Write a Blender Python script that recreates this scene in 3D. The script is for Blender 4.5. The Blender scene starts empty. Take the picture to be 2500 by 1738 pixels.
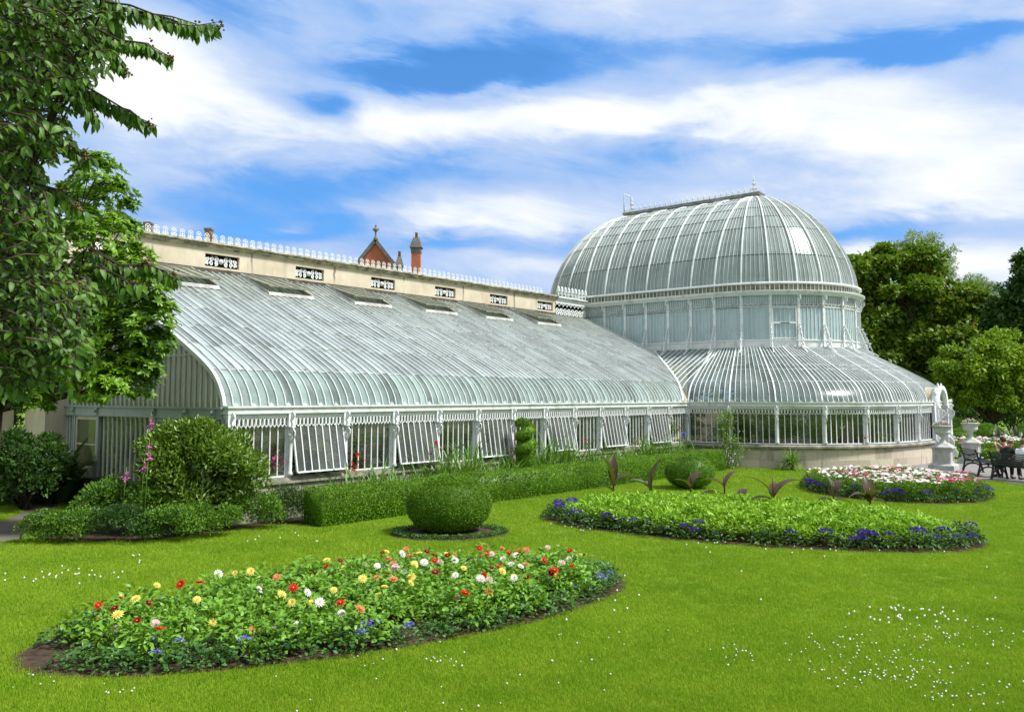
import bpy, math, random
import numpy as np
from mathutils import Vector, Matrix
R = math.radians
PI = math.pi
rng = np.random.default_rng(11)
random.seed(11)
sc = bpy.context.scene
col = sc.collection

# ------------------------------------------------------------------ camera
H = 2.6
F, CX, CY, HZ = 2060.0, 1250.0, 800.0, 968.0
PITCH = math.atan((HZ - CY) / F)
cam_d = bpy.data.cameras.new('camera')
cam_d.sensor_width = 36.0
cam_d.lens = 36.0 * F / 2500.0
cam_d.shift_y = -(869.0 - CY) / 2500.0
cam_d.clip_start, cam_d.clip_end = 0.1, 3000
cam = bpy.data.objects.new('camera', cam_d)
cam.location = (0, 0, H)
cam.rotation_euler = (R(90) + PITCH, 0, 0)
col.objects.link(cam)
sc.camera = cam


def ray(px, py):
    up = CY - py
    return Vector((px - CX, F * math.cos(PITCH) - up * math.sin(PITCH), F * math.sin(PITCH) + up * math.cos(PITCH)))


def gp(px, py, z=0.0):                       # photo point -> world point at height z
    d = ray(px, py)
    t = (z - H) / d.z
    return Vector((d.x * t, d.y * t, z))


def at(px, py, Y):                           # photo point -> world point at distance Y
    d = ray(px, py)
    t = Y / d.y
    return Vector((d.x * t, Y, H + d.z * t))


# ------------------------------------------------------------------ node helpers
class NT:
    def __init__(s, name, world=False):
        if world:
            s.m = bpy.data.worlds.new(name)
        else:
            s.m = bpy.data.materials.new(name)
        s.m.use_nodes = True
        s.t = s.m.node_tree
        s.t.nodes.clear()
        s.out = s.t.nodes.new('ShaderNodeOutputWorld' if world else 'ShaderNodeOutputMaterial')

    def n(s, typ, **kw):
        nd = s.t.nodes.new('ShaderNode' + typ)
        for k, v in kw.items():
            setattr(nd, k, v)
        return nd

    def put(s, sock, v):
        if v is None:
            return
        if isinstance(v, bpy.types.NodeSocket):
            s.t.links.new(v, sock)
        elif isinstance(v, (tuple, list)) and len(v) == 3 and sock.type == 'RGBA':
            sock.default_value = (*v, 1)
        else:
            sock.default_value = v

    def math(s, op, a, b=None, c=None, clamp=False):
        nd = s.n('Math', operation=op, use_clamp=clamp)
        s.put(nd.inputs[0], a)
        s.put(nd.inputs[1], b)
        if c is not None:
            s.put(nd.inputs[2], c)
        return nd.outputs[0]

    def mix(s, f, a, b, blend='MIX'):
        nd = s.n('Mix', data_type='RGBA', blend_type=blend)
        s.put(nd.inputs[0], f)
        s.put(nd.inputs[6], a)
        s.put(nd.inputs[7], b)
        return nd.outputs[2]

    def noise(s, vec, scale, detail=3.0, rough=0.55, dist=0.0):
        nd = s.n('TexNoise')
        s.put(nd.inputs['Vector'], vec)
        nd.inputs['Scale'].default_value = scale
        nd.inputs['Detail'].default_value = detail
        nd.inputs['Roughness'].default_value = rough
        nd.inputs['Distortion'].default_value = dist
        return nd.outputs[0]

    def ramp(s, f, lo, hi):
        nd = s.n('MapRange')
        nd.clamp = True
        s.put(nd.inputs[0], f)
        nd.inputs[1].default_value = lo
        nd.inputs[2].default_value = hi
        return nd.outputs[0]

    def scale(s, vec, k):
        nd = s.n('Mapping')
        s.put(nd.inputs[0], vec)
        nd.inputs[3].default_value = k
        return nd.outputs[0]

    def obj(s):
        return s.n('TexCoord').outputs['Object']

    def bump(s, h, strength=0.3, dist=0.02):
        nd = s.n('Bump')
        nd.inputs['Strength'].default_value = strength
        nd.inputs['Distance'].default_value = dist
        s.put(nd.inputs['Height'], h)
        return nd.outputs[0]

    def bsdf(s, color, rough=0.6, spec=0.5, normal=None, metal=0.0, **kw):
        nd = s.n('BsdfPrincipled')
        s.put(nd.inputs['Base Color'], color)
        s.put(nd.inputs['Roughness'], rough)
        nd.inputs['Specular IOR Level'].default_value = spec
        nd.inputs['Metallic'].default_value = metal
        if normal is not None:
            s.put(nd.inputs['Normal'], normal)
        return nd.outputs[0]

    def mixs(s, f, a, b):
        nd = s.n('MixShader')
        s.put(nd.inputs[0], f)
        s.put(nd.inputs[1], a)
        s.put(nd.inputs[2], b)
        return nd.outputs[0]

    def done(s, sh):
        s.t.links.new(sh, s.out.inputs[0])
        return s.m


def leafmat(name, dark, light, trans=0.3, rough=0.5, spec=0.35, nscale=1.2, tint=None, noisew=0.5):
    m = NT(name)
    isl = m.n('NewGeometry').outputs['Random Per Island']
    nz = m.ramp(m.noise(m.obj(), nscale, 3), 0.3, 0.7)
    f = m.math('ADD', m.math('MULTIPLY', isl, 1 - noisew), m.math('MULTIPLY', nz, noisew))
    c = m.mix(f, dark, light)
    if tint:
        c = m.mix(m.math('GREATER_THAN', isl, 0.93), c, tint)
    p = m.bsdf(c, rough, spec)
    tr = m.n('BsdfTranslucent')
    m.put(tr.inputs[0], m.mix(0.35, c, (0.25, 0.42, 0.02), 'MIX'))
    return m.done(m.mixs(trans, p, tr.outputs[0]))


def plain(name, c, rough=0.6, spec=0.4, var=0.12, nscale=6.0, bump=0.0, metal=0.0, c2=None):
    m = NT(name)
    nz = m.noise(m.obj(), nscale, 4)
    dk = c2 if c2 else tuple(x * (1 - var * 2) for x in c)
    cc = m.mix(m.ramp(nz, 0.35, 0.7), dk, c)
    nrm = m.bump(nz, bump, 0.01) if bump else None
    return m.done(m.bsdf(cc, rough, spec, nrm, metal))


def petal(name, c, c2=None):
    m = NT(name)
    isl = m.n('NewGeometry').outputs['Random Per Island']
    cc = m.mix(isl, c, c2 if c2 else tuple(x * 0.75 for x in c))
    p = m.bsdf(cc, 0.6, 0.2)
    tr = m.n('BsdfTranslucent')
    m.put(tr.inputs[0], cc)
    return m.done(m.mixs(0.3, p, tr.outputs[0]))


# ------------------------------------------------------------------ objects
def link(o, parent=None):
    col.objects.link(o)
    if parent is not None:
        o.parent = parent
    return o


def tag(o, label=None, cat=None, group=None, kind=None):
    if label: o['label'] = label
    if cat: o['category'] = cat
    if group: o['group'] = group
    if kind: o['kind'] = kind
    return o


def thing(name, label, cat, loc=(0, 0, 0), rotz=0.0, group=None):
    o = bpy.data.objects.new(name, None)
    o.empty_display_size = 0.2
    o.location = loc
    o.rotation_euler = (0, 0, rotz)
    link(o)
    return tag(o, label, cat, group)


def copy_tree(o, parent=None, kids=None):
    c = o.copy()
    link(c)
    c.parent = parent
    for ch in list(o.children):
        copy_tree(ch, c)
    return c


def np_mesh(name, V, Fc, mats, mi=None, smooth=False):
    me = bpy.data.meshes.new(name)
    V = np.asarray(V, dtype=np.float32)
    Fc = np.asarray(Fc, dtype=np.int32)
    k = Fc.shape[1]
    me.vertices.add(len(V))
    me.vertices.foreach_set('co', V.ravel())
    me.loops.add(Fc.size)
    me.loops.foreach_set('vertex_index', Fc.ravel())
    me.polygons.add(len(Fc))
    me.polygons.foreach_set('loop_start', np.arange(0, Fc.size, k, dtype=np.int32))
    me.polygons.foreach_set('loop_total', np.full(len(Fc), k, dtype=np.int32))
    for m in (mats if isinstance(mats, (list, tuple)) else [mats]):
        me.materials.append(m)
    if mi is not None:
        me.polygons.foreach_set('material_index', np.asarray(mi, dtype=np.int32))
    if smooth:
        me.polygons.foreach_set('use_smooth', np.ones(len(Fc), dtype=bool))
    me.update(calc_edges=True)
    return me


def np_obj(name, V, Fc, mats, parent=None, mi=None, smooth=False):
    return link(bpy.data.objects.new(name, np_mesh(name, V, Fc, mats, mi, smooth)), parent)


class MB:
    """collects shapes into one mesh; m = material slot of what is added next"""
    def __init__(s):
        s.v, s.f, s.mi, s.m, s.sm = [], [], [], 0, []

    def add(s, vs, fs, smooth=False):
        b = len(s.v)
        s.v.extend([tuple(x) for x in vs])
        for f in fs:
            s.f.append([i + b for i in f])
            s.mi.append(s.m)
            s.sm.append(smooth)

    def box(s, a, b):
        x0, y0, z0 = a
        x1, y1, z1 = b
        s.add([(x0, y0, z0), (x1, y0, z0), (x1, y1, z0), (x0, y1, z0), (x0, y0, z1), (x1, y0, z1), (x1, y1, z1), (x0, y1, z1)],
              [(0, 3, 2, 1), (4, 5, 6, 7), (0, 1, 5, 4), (1, 2, 6, 5), (2, 3, 7, 6), (3, 0, 4, 7)])

    def hexa(s, q0, q1):                     # two quads -> solid
        s.add(list(q0) + list(q1), [(0, 3, 2, 1), (4, 5, 6, 7), (0, 1, 5, 4), (1, 2, 6, 5), (2, 3, 7, 6), (3, 0, 4, 7)])

    def bar(s, p, q, w, h, up=(0, 0, 1)):    # straight bar, w across, h along up
        p, q = Vector(p), Vector(q)
        d = (q - p).normalized()
        up = Vector(up)
        x = d.cross(up)
        if x.length < 1e-5:
            x = d.cross(Vector((1, 0, 0)))
        x.normalize()
        u = x.cross(d).normalized()
        c = [x * (sx * w / 2) + u * (sy * h / 2) for sx, sy in ((-1, -1), (1, -1), (1, 1), (-1, 1))]
        s.hexa([p + k for k in c], [q + k for k in c])

    def sweep(s, pts, w, h, ups, closed=False):   # rectangular strip along a polyline
        pts = [Vector(p) for p in pts]
        n = len(pts)
        vs = []
        for i, p in enumerate(pts):
            a = pts[(i - 1) % n] if (closed or i > 0) else p
            b = pts[(i + 1) % n] if (closed or i < n - 1) else p
            d = (b - a).normalized()
            up = Vector(ups[i]) if isinstance(ups, list) else Vector(ups)
            x = d.cross(up).normalized()
            u = x.cross(d).normalized()
            vs += [p + x * (sx * w / 2) + u * (sy * h / 2) for sx, sy in ((-1, -1), (1, -1), (1, 1), (-1, 1))]
        fs = []
        for i in range(n if closed else n - 1):
            j = (i + 1) % n
            for k in range(4):
                fs.append((i * 4 + k, i * 4 + (k + 1) % 4, j * 4 + (k + 1) % 4, j * 4 + k))
        if not closed:
            fs += [(3, 2, 1, 0), tuple((n - 1) * 4 + k for k in range(4))]
        s.add(vs, fs)

    def tube(s, pts, r, n=6, closed=False, smooth=True):
        pts = [Vector(p) for p in pts]
        N = len(pts)
        rr = r if isinstance(r, (list, tuple)) else [r] * N
        vs, fs = [], []
        prev = None
        for i, p in enumerate(pts):
            a = pts[(i - 1) % N] if (closed or i > 0) else p
            b = pts[(i + 1) % N] if (closed or i < N - 1) else p
            d = (b - a)
            d = d.normalized() if d.length > 1e-9 else Vector((0, 0, 1))
            if prev is None:
                prev = d.orthogonal().normalized()
            x = (prev - d * prev.dot(d))
            x = x.normalized() if x.length > 1e-6 else d.orthogonal().normalized()
            prev = x
            y = d.cross(x)
            for k in range(n):
                t = 2 * PI * k / n
                vs.append(p + (x * math.cos(t) + y * math.sin(t)) * rr[i])
        for i in range(N if closed else N - 1):
            j = (i + 1) % N
            for k in range(n):
                fs.append((i * n + k, i * n + (k + 1) % n, j * n + (k + 1) % n, j * n + k))
        if not closed:
            fs += [tuple(range(n))[::-1], tuple((N - 1) * n + k for k in range(n))]
        s.add(vs, fs, smooth)

    def lathe(s, prof, n=24, c=(0, 0, 0), smooth=True):
        vs, fs = [], []
        for r, z in prof:
            for k in range(n):
                t = 2 * PI * k / n
                vs.append((c[0] + r * math.cos(t), c[1] + r * math.sin(t), c[2] + z))
        for i in range(len(prof) - 1):
            for k in range(n):
                fs.append((i * n + k, i * n + (k + 1) % n, (i + 1) * n + (k + 1) % n, (i + 1) * n + k))
        fs += [tuple(range(n))[::-1], tuple((len(prof) - 1) * n + k for k in range(n))]
        s.add(vs, fs, smooth)

    def quad(s, a, b, c, d):
        s.add([a, b, c, d], [(0, 1, 2, 3)])

    def ball(s, c, r, n=10, k=6, sz=(1, 1, 1)):
        prof = [(max(1e-4, math.sin(PI * i / k)) , -math.cos(PI * i / k)) for i in range(k + 1)]
        vs, fs = [], []
        for a, z in prof:
            for j in range(n):
                t = 2 * PI * j / n
                vs.append((c[0] + r * sz[0] * a * math.cos(t), c[1] + r * sz[1] * a * math.sin(t), c[2] + r * sz[2] * z))
        for i in range(k):
            for j in range(n):
                fs.append((i * n + j, i * n + (j + 1) % n, (i + 1) * n + (j + 1) % n, (i + 1) * n + j))
        s.add(vs, fs, True)

    def build(s, name, mats, parent=None):
        me = bpy.data.meshes.new(name)
        me.from_pydata(s.v, [], s.f)
        for m in (mats if isinstance(mats, (list, tuple)) else [mats]):
            me.materials.append(m)
        me.polygons.foreach_set('material_index', s.mi)
        me.polygons.foreach_set('use_smooth', s.sm)
        me.update()
        return link(bpy.data.objects.new(name, me), parent)


def spiral(cx, cz, r0, r1, a0, turns, n=22):
    return [(cx + (r0 + (r1 - r0) * i / n) * math.cos(a0 + 2 * PI * turns * i / n),
             cz + (r0 + (r1 - r0) * i / n) * math.sin(a0 + 2 * PI * turns * i / n)) for i in range(n + 1)]


def ring(c, r, ax='y', n=16):
    o = []
    for k in range(n):
        t = 2 * PI * k / n
        a, b = r * math.cos(t), r * math.sin(t)
        o.append((c[0] + a, c[1], c[2] + b) if ax == 'y' else (c[0] + a, c[1] + b, c[2]) if ax == 'z' else (c[0], c[1] + a, c[2] + b))
    return o


# ------------------------------------------------------------------ leaf scattering
class T:
    def __init__(s, v, f):
        s.v, s.f = np.array(v, float), np.array(f, int)

LEAF4 = T([(0, 0, 0), (-.5, .45, .10), (0, 1, -.05), (.5, .45, .10)], [(0, 3, 2), (0, 2, 1)])
LEAF8 = T([(0, 0, 0), (0, .35, .05), (0, .7, .02), (0, 1, -.12), (-.42, .32, .12), (-.36, .68, .07), (.42, .32, .12), (.36, .68, .07)],
          [(0, 1, 4), (0, 6, 1), (1, 5, 4), (1, 2, 5), (1, 6, 7), (1, 7, 2), (2, 3, 5), (2, 7, 3)])
BLADE = T([(-.5, 0, 0), (.5, 0, 0), (.38, .5, .06), (-.38, .5, .06), (0, 1, -.12)], [(0, 1, 2), (0, 2, 3), (3, 2, 4)])
STRAP = T([(-.5, 0, 0), (.5, 0, 0), (.5, .4, .0), (-.5, .4, .0), (.4, .72, -.07), (-.4, .72, -.07), (0, 1, -.3)],
          [(0, 1, 2), (0, 2, 3), (3, 2, 4), (3, 4, 5), (5, 4, 6)])


def unit(a):
    return a / np.maximum(np.linalg.norm(a, axis=-1, keepdims=True), 1e-9)


def scatter(t, P, Yd, Zd, S):
    P, Yd, Zd = np.asarray(P, float), unit(np.asarray(Yd, float)), np.asarray(Zd, float)
    X = unit(np.cross(Yd, Zd + 1e-4))
    Z = np.cross(X, Yd)
    S = np.asarray(S, float)
    V = t.v[None] * S[:, None, :]
    Wv = P[:, None] + V[..., 0:1] * X[:, None] + V[..., 1:2] * Yd[:, None] + V[..., 2:3] * Z[:, None]
    k = len(t.v)
    Fc = t.f[None] + (np.arange(len(P)) * k)[:, None, None]
    return Wv.reshape(-1, 3), Fc.reshape(-1, 3)


def merge(parts):
    Vs, Fs, mi, b = [], [], [], 0
    for item in parts:
        V, Fc = item[0], item[1]
        m = item[2] if len(item) > 2 else 0
        Vs.append(V)
        Fs.append(Fc + b)
        mi.append(np.full(len(Fc), m))
        b += len(V)
    return np.concatenate(Vs), np.concatenate(Fs), np.concatenate(mi)


def rdir(n):
    return unit(rng.normal(size=(n, 3)))


def S3(w, l, n, jit=0.25):
    k = 1 + jit * rng.uniform(-1, 1, size=(n, 1))
    return np.array([[w, l, l]]) * k


def shell_leaves(surf, N, l, w, up=0.5, out=0.7, jit=0.6, depth=0.06, tmpl=LEAF4):
    """surf(n) -> points, normals; leaves growing outward from a clipped surface"""
    P, Nn = surf(N)
    P = P - Nn * rng.uniform(0, depth, size=(N, 1))
    Y = Nn * out + rng.normal(size=(N, 3)) * jit + np.array([0, 0, up])
    return scatter(tmpl, P, Y, Nn * .45 + rng.normal(size=(N, 3)) * 0.5 + np.array([0, 0, .75]), S3(w, l, N))


def ellip(c, r, flat=None):
    c, r = np.array(c, float), np.array(r, float)
    def f(n):
        d = rdir(n)
        d[:, 2] = np.where(d[:, 2] < -0.75, -d[:, 2], d[:, 2])
        return c + d * r, unit(d / r)
    return f
# ------------------------------------------------------------------ render + light + sky
sc.view_settings.view_transform = 'Standard'
sc.view_settings.look = 'None'
sc.view_settings.exposure = 0.74
sc.view_settings.gamma = 1.0
sc.cycles.max_bounces = 7
sc.cycles.diffuse_bounces = 3
sc.cycles.glossy_bounces = 3
sc.cycles.transmission_bounces = 4
sc.cycles.transparent_max_bounces = 24
sc.cycles.caustics_reflective = False
sc.cycles.caustics_refractive = False
sc.cycles.sample_clamp_indirect = 6
sc.cycles.use_denoising = True

SUN_AZ, SUN_EL = R(106), R(53)           # azimuth measured from +Y towards +X
sd = bpy.data.lights.new('sun', 'SUN')
sd.energy = 3.8
sd.angle = R(9)
sd.color = (1.0, 0.975, 0.94)
sun = link(bpy.data.objects.new('sun', sd))
to_sun = Vector((math.sin(SUN_AZ) * math.cos(SUN_EL), math.cos(SUN_AZ) * math.cos(SUN_EL), math.sin(SUN_EL)))
sun.rotation_euler = to_sun.to_track_quat('Z', 'Y').to_euler()
sun.location = (30, -10, 60)


def build_world():
    w = NT('World', True)
    sc.world = w.m
    sky = w.n('TexSky', sky_type='NISHITA')
    sky.sun_disc = False
    sky.sun_elevation = SUN_EL
    sky.sun_rotation = SUN_AZ
    sky.air_density, sky.dust_density, sky.ozone_density = 1.0, 0.6, 2.0
    d = w.n('TexCoord').outputs['Generated']
    sp = w.n('SeparateXYZ')
    w.put(sp.inputs[0], d)
    x, y, z = sp.outputs
    az = w.math('ARCTAN2', x, y)
    el = w.math('ARCSINE', z)
    # streaky cloud noise in azimuth / elevation, stretched along the wind
    def vec(sx, sy, tilt, off):
        c = w.n('CombineXYZ')
        w.put(c.inputs[0], w.math('MULTIPLY', az, sx))
        w.put(c.inputs[1], w.math('MULTIPLY', w.math('ADD', el, w.math('MULTIPLY', az, tilt)), sy))
        c.inputs[2].default_value = off
        return c.outputs[0]
    n1 = w.noise(vec(3.0, 9.0, 0.10, 3.1), 1.0, 5, 0.55, 0.4)
    n2 = w.noise(vec(7.0, 20.0, 0.12, 9.7), 1.0, 5, 0.6, 0.6)
    n3 = w.noise(vec(2.2, 5.0, -0.1, 21.3), 1.0, 4, 0.5, 0.2)
    wa = w.math('MULTIPLY_ADD', w.math('SUBTRACT', n1, 0.5), 0.22, az)
    we = w.math('MULTIPLY_ADD', w.math('SUBTRACT', n3, 0.5), 0.14, el)
    we = w.math('MULTIPLY_ADD', w.math('SUBTRACT', n2, 0.5), 0.05, we)

    def blobs(lst):
        tot = None
        for (px, py, sx, sy, amp, tilt) in lst:
            v = ray(px * 2500 / 2296, py * 2500 / 2296).normalized()
            a0, e0 = math.atan2(v.x, v.y), math.asin(v.z)
            ka, ke = sx * 1.0888 / F, sy * 1.0888 / F
            da = w.math('MULTIPLY', w.math('SUBTRACT', wa, a0), 1 / ka)
            de = w.math('MULTIPLY', w.math('SUBTRACT', we, e0), 1 / ke)
            de = w.math('MULTIPLY_ADD', da, tilt, de)
            q = w.math('ADD', w.math('MULTIPLY', da, da), w.math('MULTIPLY', de, de))
            g = w.math('MULTIPLY', w.math('EXPONENT', w.math('MULTIPLY', q, -0.5)), amp)
            tot = g if tot is None else w.math('ADD', tot, g)
        return tot
    n4 = w.noise(vec(5.0, 24.0, 0.16, 33.0), 1.0, 7, 0.62, 0.8)
    n5 = w.noise(vec(14.0, 34.0, 0.10, 51.0), 1.0, 6, 0.62, 0.5)
    blue = blobs([(1002, 146, 150, 17, .95, .2), (1083, 118, 210, 44, .42, 0), (717, 217, 72, 27, .90, 0), (1869, 148, 190, 28, .62, 0), (1985, 160, 70, 12, .5, 0), (2190, 104, 120, 11, .45, .5),
                  (650, 372, 290, 46, .42, 0), (633, 478, 200, 44, .50, 0), (770, 492, 90, 20, .35, 0), (1067, 572, 140, 26, .60, 0), (490, 508, 200, 18, .40, 0), (1990, 487, 150, 20, .60, 0),
                  (1468, 350, 210, 36, .30, 0), (2250, 200, 120, 30, .3, 0), (900, 20, 200, 30, .22, 0), (1500, 120, 160, 30, .22, 0), (430, 20, 130, 40, .3, 0), (2100, 640, 160, 30, .4, 0)])
    white = blobs([(270, 190, 120, 95, .62, 0), (520, 250, 160, 40, .25, 0), (880, 268, 230, 46, .40, 0), (1400, 256, 340, 34, .50, 0), (2000, 272, 300, 46, .46, 0), (1060, 492, 270, 34, .50, 0),
                   (2080, 552, 210, 36, .58, 0), (2210, 395, 130, 56, .40, 0), (380, 492, 75, 15, .55, 0), (632, 497, 42, 13, .5, 0), (1350, 40, 300, 40, .16, 0), (1180, 600, 110, 20, .4, 0), (1980, 560, 60, 30, .3, 0)])
    far = w.ramp(w.math('ADD', w.math('ABSOLUTE', az), w.math('MULTIPLY', el, 1.0)), 0.9, 1.4)
    dn = w.math('SUBTRACT', white, blue)
    dn = w.math('MULTIPLY', dn, w.math('SUBTRACT', 1.0, far))
    dn = w.math('MULTIPLY_ADD', far, .15, dn)
    for nn, k in ((n1, .62), (n2, .44), (n4, .52), (n5, .26)):
        dn = w.math('MULTIPLY_ADD', w.math('SUBTRACT', nn, 0.5), k, dn)
    dn = w.math('ADD', dn, 0.50)
    cr = w.n('ValToRGB')
    w.put(cr.inputs[0], dn)
    e = cr.color_ramp.elements
    e[0].position, e[0].color = 0.0, (.13, .37, .86, 1)
    e[1].position, e[1].color = 1.0, (.95, .97, .99, 1)
    for p_, c_ in ((.22, (.26, .47, .87, 1)), (.42, (.41, .57, .88, 1)), (.60, (.52, .65, .90, 1)), (.82, (.78, .85, .94, 1))):
        q = e.new(p_)
        q.color = c_
    cloud = w.mix(w.math('MULTIPLY', far, .7), cr.outputs[0], (.80, .83, .86))
    bm = w.math('MULTIPLY', w.math('SUBTRACT', .85, w.math('MULTIPLY', w.ramp(dn, -.25, 0.30), .85)), w.math('SUBTRACT', 1.0, w.math('MULTIPLY', far, .6)))
    b1 = w.n('Background')
    w.put(b1.inputs[0], w.mix(1.0, sky.outputs[0], (0.60, 1.20, 1.75), 'MULTIPLY'))
    b1.inputs[1].default_value = 0.066
    b2 = w.n('Background')
    w.put(b2.inputs[0], cloud)
    b2.inputs[1].default_value = 0.64
    w.done(w.mixs(bm, b2.outputs[0], b1.outputs[0]))

build_world()

# ------------------------------------------------------------------ materials
def mk_white(name, c=(.70, .735, .73), dirt=(.34, .34, .27), amt=.75, sc_=3.0):
    m = NT(name)
    o = m.obj()
    n = m.noise(o, sc_, 6, 0.65)
    n2 = m.noise(m.scale(o, (9, 9, 1.2)), 1.0, 4, 0.6)
    f = m.math('MULTIPLY', m.math('ADD', m.ramp(n, .52, .75), m.ramp(n2, .58, .8)), amt, clamp=True)
    return m.done(m.bsdf(m.mix(f, c, dirt), .5, .4, m.bump(n, .1, .01)))

M = {}
M['white'] = mk_white('white_paint')
M['white_old'] = mk_white('weathered_white_paint', (.60, .635, .61), (.27, .28, .21), .85, 2.0)
M['gable_paint'] = mk_white('green_grey_paint', (.30, .35, .33), (.16, .19, .16), .6)  # green-grey paint of the gable's beam, frame and one door
M['bar_gable'] = mk_white('gable_bar_paint', (.62, .66, .60), (.35, .38, .28), .6)


def mk_glass(name, tint, body, fac, rough=.08, nscale=1.2, var=.35, dirt=None, spec=.5, thru=.3):
    """old glass: part clear, part film of whitewash, lichen and dust, each pane its own"""
    m = NT(name)
    o = m.obj()
    isl = m.n('NewGeometry').outputs['Random Per Island']
    n = m.noise(o, nscale, 5, .6)
    n2 = m.noise(m.scale(o, (2.2, .6, .6)), nscale * 2.0, 4, .6)
    top = None
    if name == 'wing_roof_glass':
        sz = m.n('SeparateXYZ')
        m.put(sz.inputs[0], o)
        top = m.math('MULTIPLY', m.ramp(m.math('MULTIPLY_ADD', m.math('SUBTRACT', n, .5), 2.2, sz.outputs[2]), 4.9, 6.2), .75)
    k = m.math('ADD', m.math('MULTIPLY', isl, .55), m.math('MULTIPLY', m.ramp(n, .3, .7), .45))
    c = m.mix(k, tuple(x * (1 - var) for x in body), tuple(min(1, x * (1 + var * .6)) for x in body))
    if dirt:
        c = m.mix(m.math('MULTIPLY', m.ramp(n2, .55, .75), .6), c, dirt)
    if top is not None:
        c = m.mix(top, c, m.mix(isl, (.15, .19, .13), (.27, .31, .23)))
    p = m.bsdf(c, rough, spec)
    tl = m.n('BsdfTranslucent')
    m.put(tl.inputs[0], c)
    p = m.mixs(thru, p, tl.outputs[0])
    t = m.n('BsdfTransparent')
    m.put(t.inputs[0], tint)
    g = m.n('BsdfGlossy')
    m.put(g.inputs[0], (1, 1, 1))
    g.inputs['Roughness'].default_value = rough * .6
    fr = m.n('Fresnel')
    fr.inputs[0].default_value = 1.5
    clear = m.mixs(m.math('MULTIPLY', fr.outputs[0], 1.0), t.outputs[0], g.outputs[0])
    ff = m.math('MULTIPLY_ADD', m.math('SUBTRACT', k, .5), .35, fac, clamp=True)
    return m.done(m.mixs(ff, clear, p))

M['glass_clear'] = mk_glass('clear_glass', (.93, .96, .93), (.38, .43, .38), .01, .04, .5, .6)
M['glass_sash'] = mk_glass('sash_glass', (.86, .91, .86), (.42, .46, .43), .15, .05, .8, .5)
M['glass_wing'] = mk_glass('wing_roof_glass', (.6, .7, .66), (.49, .565, .565), .86, .09, .9, .60, (.27, .34, .26), .9, .32)
M['glass_curve'] = mk_glass('curved_eave_glass', (.6, .72, .66), (.34, .45, .43), .76, .06, 1.6, .62, (.58, .64, .61), .8)
M['glass_dome'] = mk_glass('dome_glass', (.60, .70, .65), (.36, .43, .41), .84, .30, .8, .32, (.47, .53, .50), .35)
M['glass_drum'] = mk_glass('drum_glass', (.6, .72, .74), (.52, .67, .71), .84, .10, .7, .20, (.64, .76, .78))
M['glass_apron'] = mk_glass('apron_glass', (.55, .66, .60), (.23, .29, .27), .62, .30, .9, .5, None, .3)
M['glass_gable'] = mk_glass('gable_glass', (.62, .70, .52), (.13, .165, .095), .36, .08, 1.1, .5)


def mk_stucco():
    m = NT('cream_stucco')
    o = m.obj()
    n = m.noise(o, 1.6, 6, .6)
    n2 = m.noise(m.scale(o, (3, 3, .35)), 1.3, 5, .65)
    c = m.mix(m.ramp(n, .3, .72), (.46, .40, .29), (.62, .555, .425))
    c = m.mix(m.math('MULTIPLY', m.ramp(n2, .55, .75), .6), c, (.26, .23, .18))
    xx = m.n('SeparateXYZ')
    m.put(xx.inputs[0], o)
    fr = m.math('FRACT', m.math('MULTIPLY_ADD', m.math('SUBTRACT', n, .5), .06, m.math('MULTIPLY', m.math('SUBTRACT', xx.outputs[0], 3.73), 1 / 3.24)))
    c = m.mix(m.math('MULTIPLY', m.math('LESS_THAN', m.math('ABSOLUTE', m.math('SUBTRACT', fr, .5)), .012), m.ramp(m.noise(m.scale(o, (1, 1, .5)), 3.0), .35, .6)), c, (.15, .12, .09))
    return m.done(m.bsdf(c, .85, .2, m.bump(m.noise(o, 30, 3), .25, .01)))

M['stucco'] = mk_stucco()


def mk_cornice():
    m = NT('stained_cornice')
    o = m.obj()
    n = m.noise(m.scale(o, (2.5, 6, 6)), 1.5, 6, .65)
    c = m.mix(m.ramp(n, .42, .62), (.54, .49, .35), (.16, .145, .11))
    return m.done(m.bsdf(c, .85, .2))

M['cornice'] = mk_cornice()


def mk_stone():
    m = NT('sandstone')
    o = m.obj()
    isl = m.n('NewGeometry').outputs['Random Per Island']
    n = m.noise(o, 2.2, 6, .65)
    c = m.mix(isl, (.38, .33, .26), (.55, .49, .39))
    c = m.mix(m.math('MULTIPLY', m.ramp(n, .45, .75), .6), c, (.46, .41, .33))
    n2 = m.noise(m.scale(o, (2, 2, .7)), 1.4, 5, .6)
    c = m.mix(m.math('MULTIPLY', m.ramp(n2, .56, .74), .7), c, (.15, .13, .10))
    return m.done(m.bsdf(c, .85, .2, m.bump(m.noise(o, 18, 4), .4, .02)))

M['stone'] = mk_stone()
M['ledge'] = plain('mossy_ledge_stone', (.34, .32, .26), .9, .2, .3, 4, .3, c2=(.14, .15, .10))
M['urn'] = plain('grey_cast_stone', (.50, .51, .48), .8, .2, .15, 5, .15, c2=(.34, .36, .33))
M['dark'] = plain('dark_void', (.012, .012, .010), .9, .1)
M['iron'] = plain('black_green_iron', (.012, .020, .020), .45, .5, .2)
M['slat'] = plain('dark_green_slat', (.014, .026, .024), .5, .5, .25, 9)
M['soil'] = plain('dark_soil', (.085, .060, .040), .95, .1, .3, 9, .6, c2=(.035, .025, .018))
M['asphalt'] = plain('grey_path', (.235, .225, .215), .9, .2, .08, 3, .2)
M['path_dirt'] = plain('worn_path', (.15, .135, .115), .95, .1, .15, 2, .2)
M['bark'] = plain('bark', (.085, .065, .045), .9, .2, .3, 7, .5, c2=(.035, .028, .02))
M['bark_grey'] = plain('grey_bark', (.14, .125, .10), .9, .2, .3, 5, .5)
M['tub'] = plain('black_tub', (.010, .010, .010), .6, .3, .2)


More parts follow.
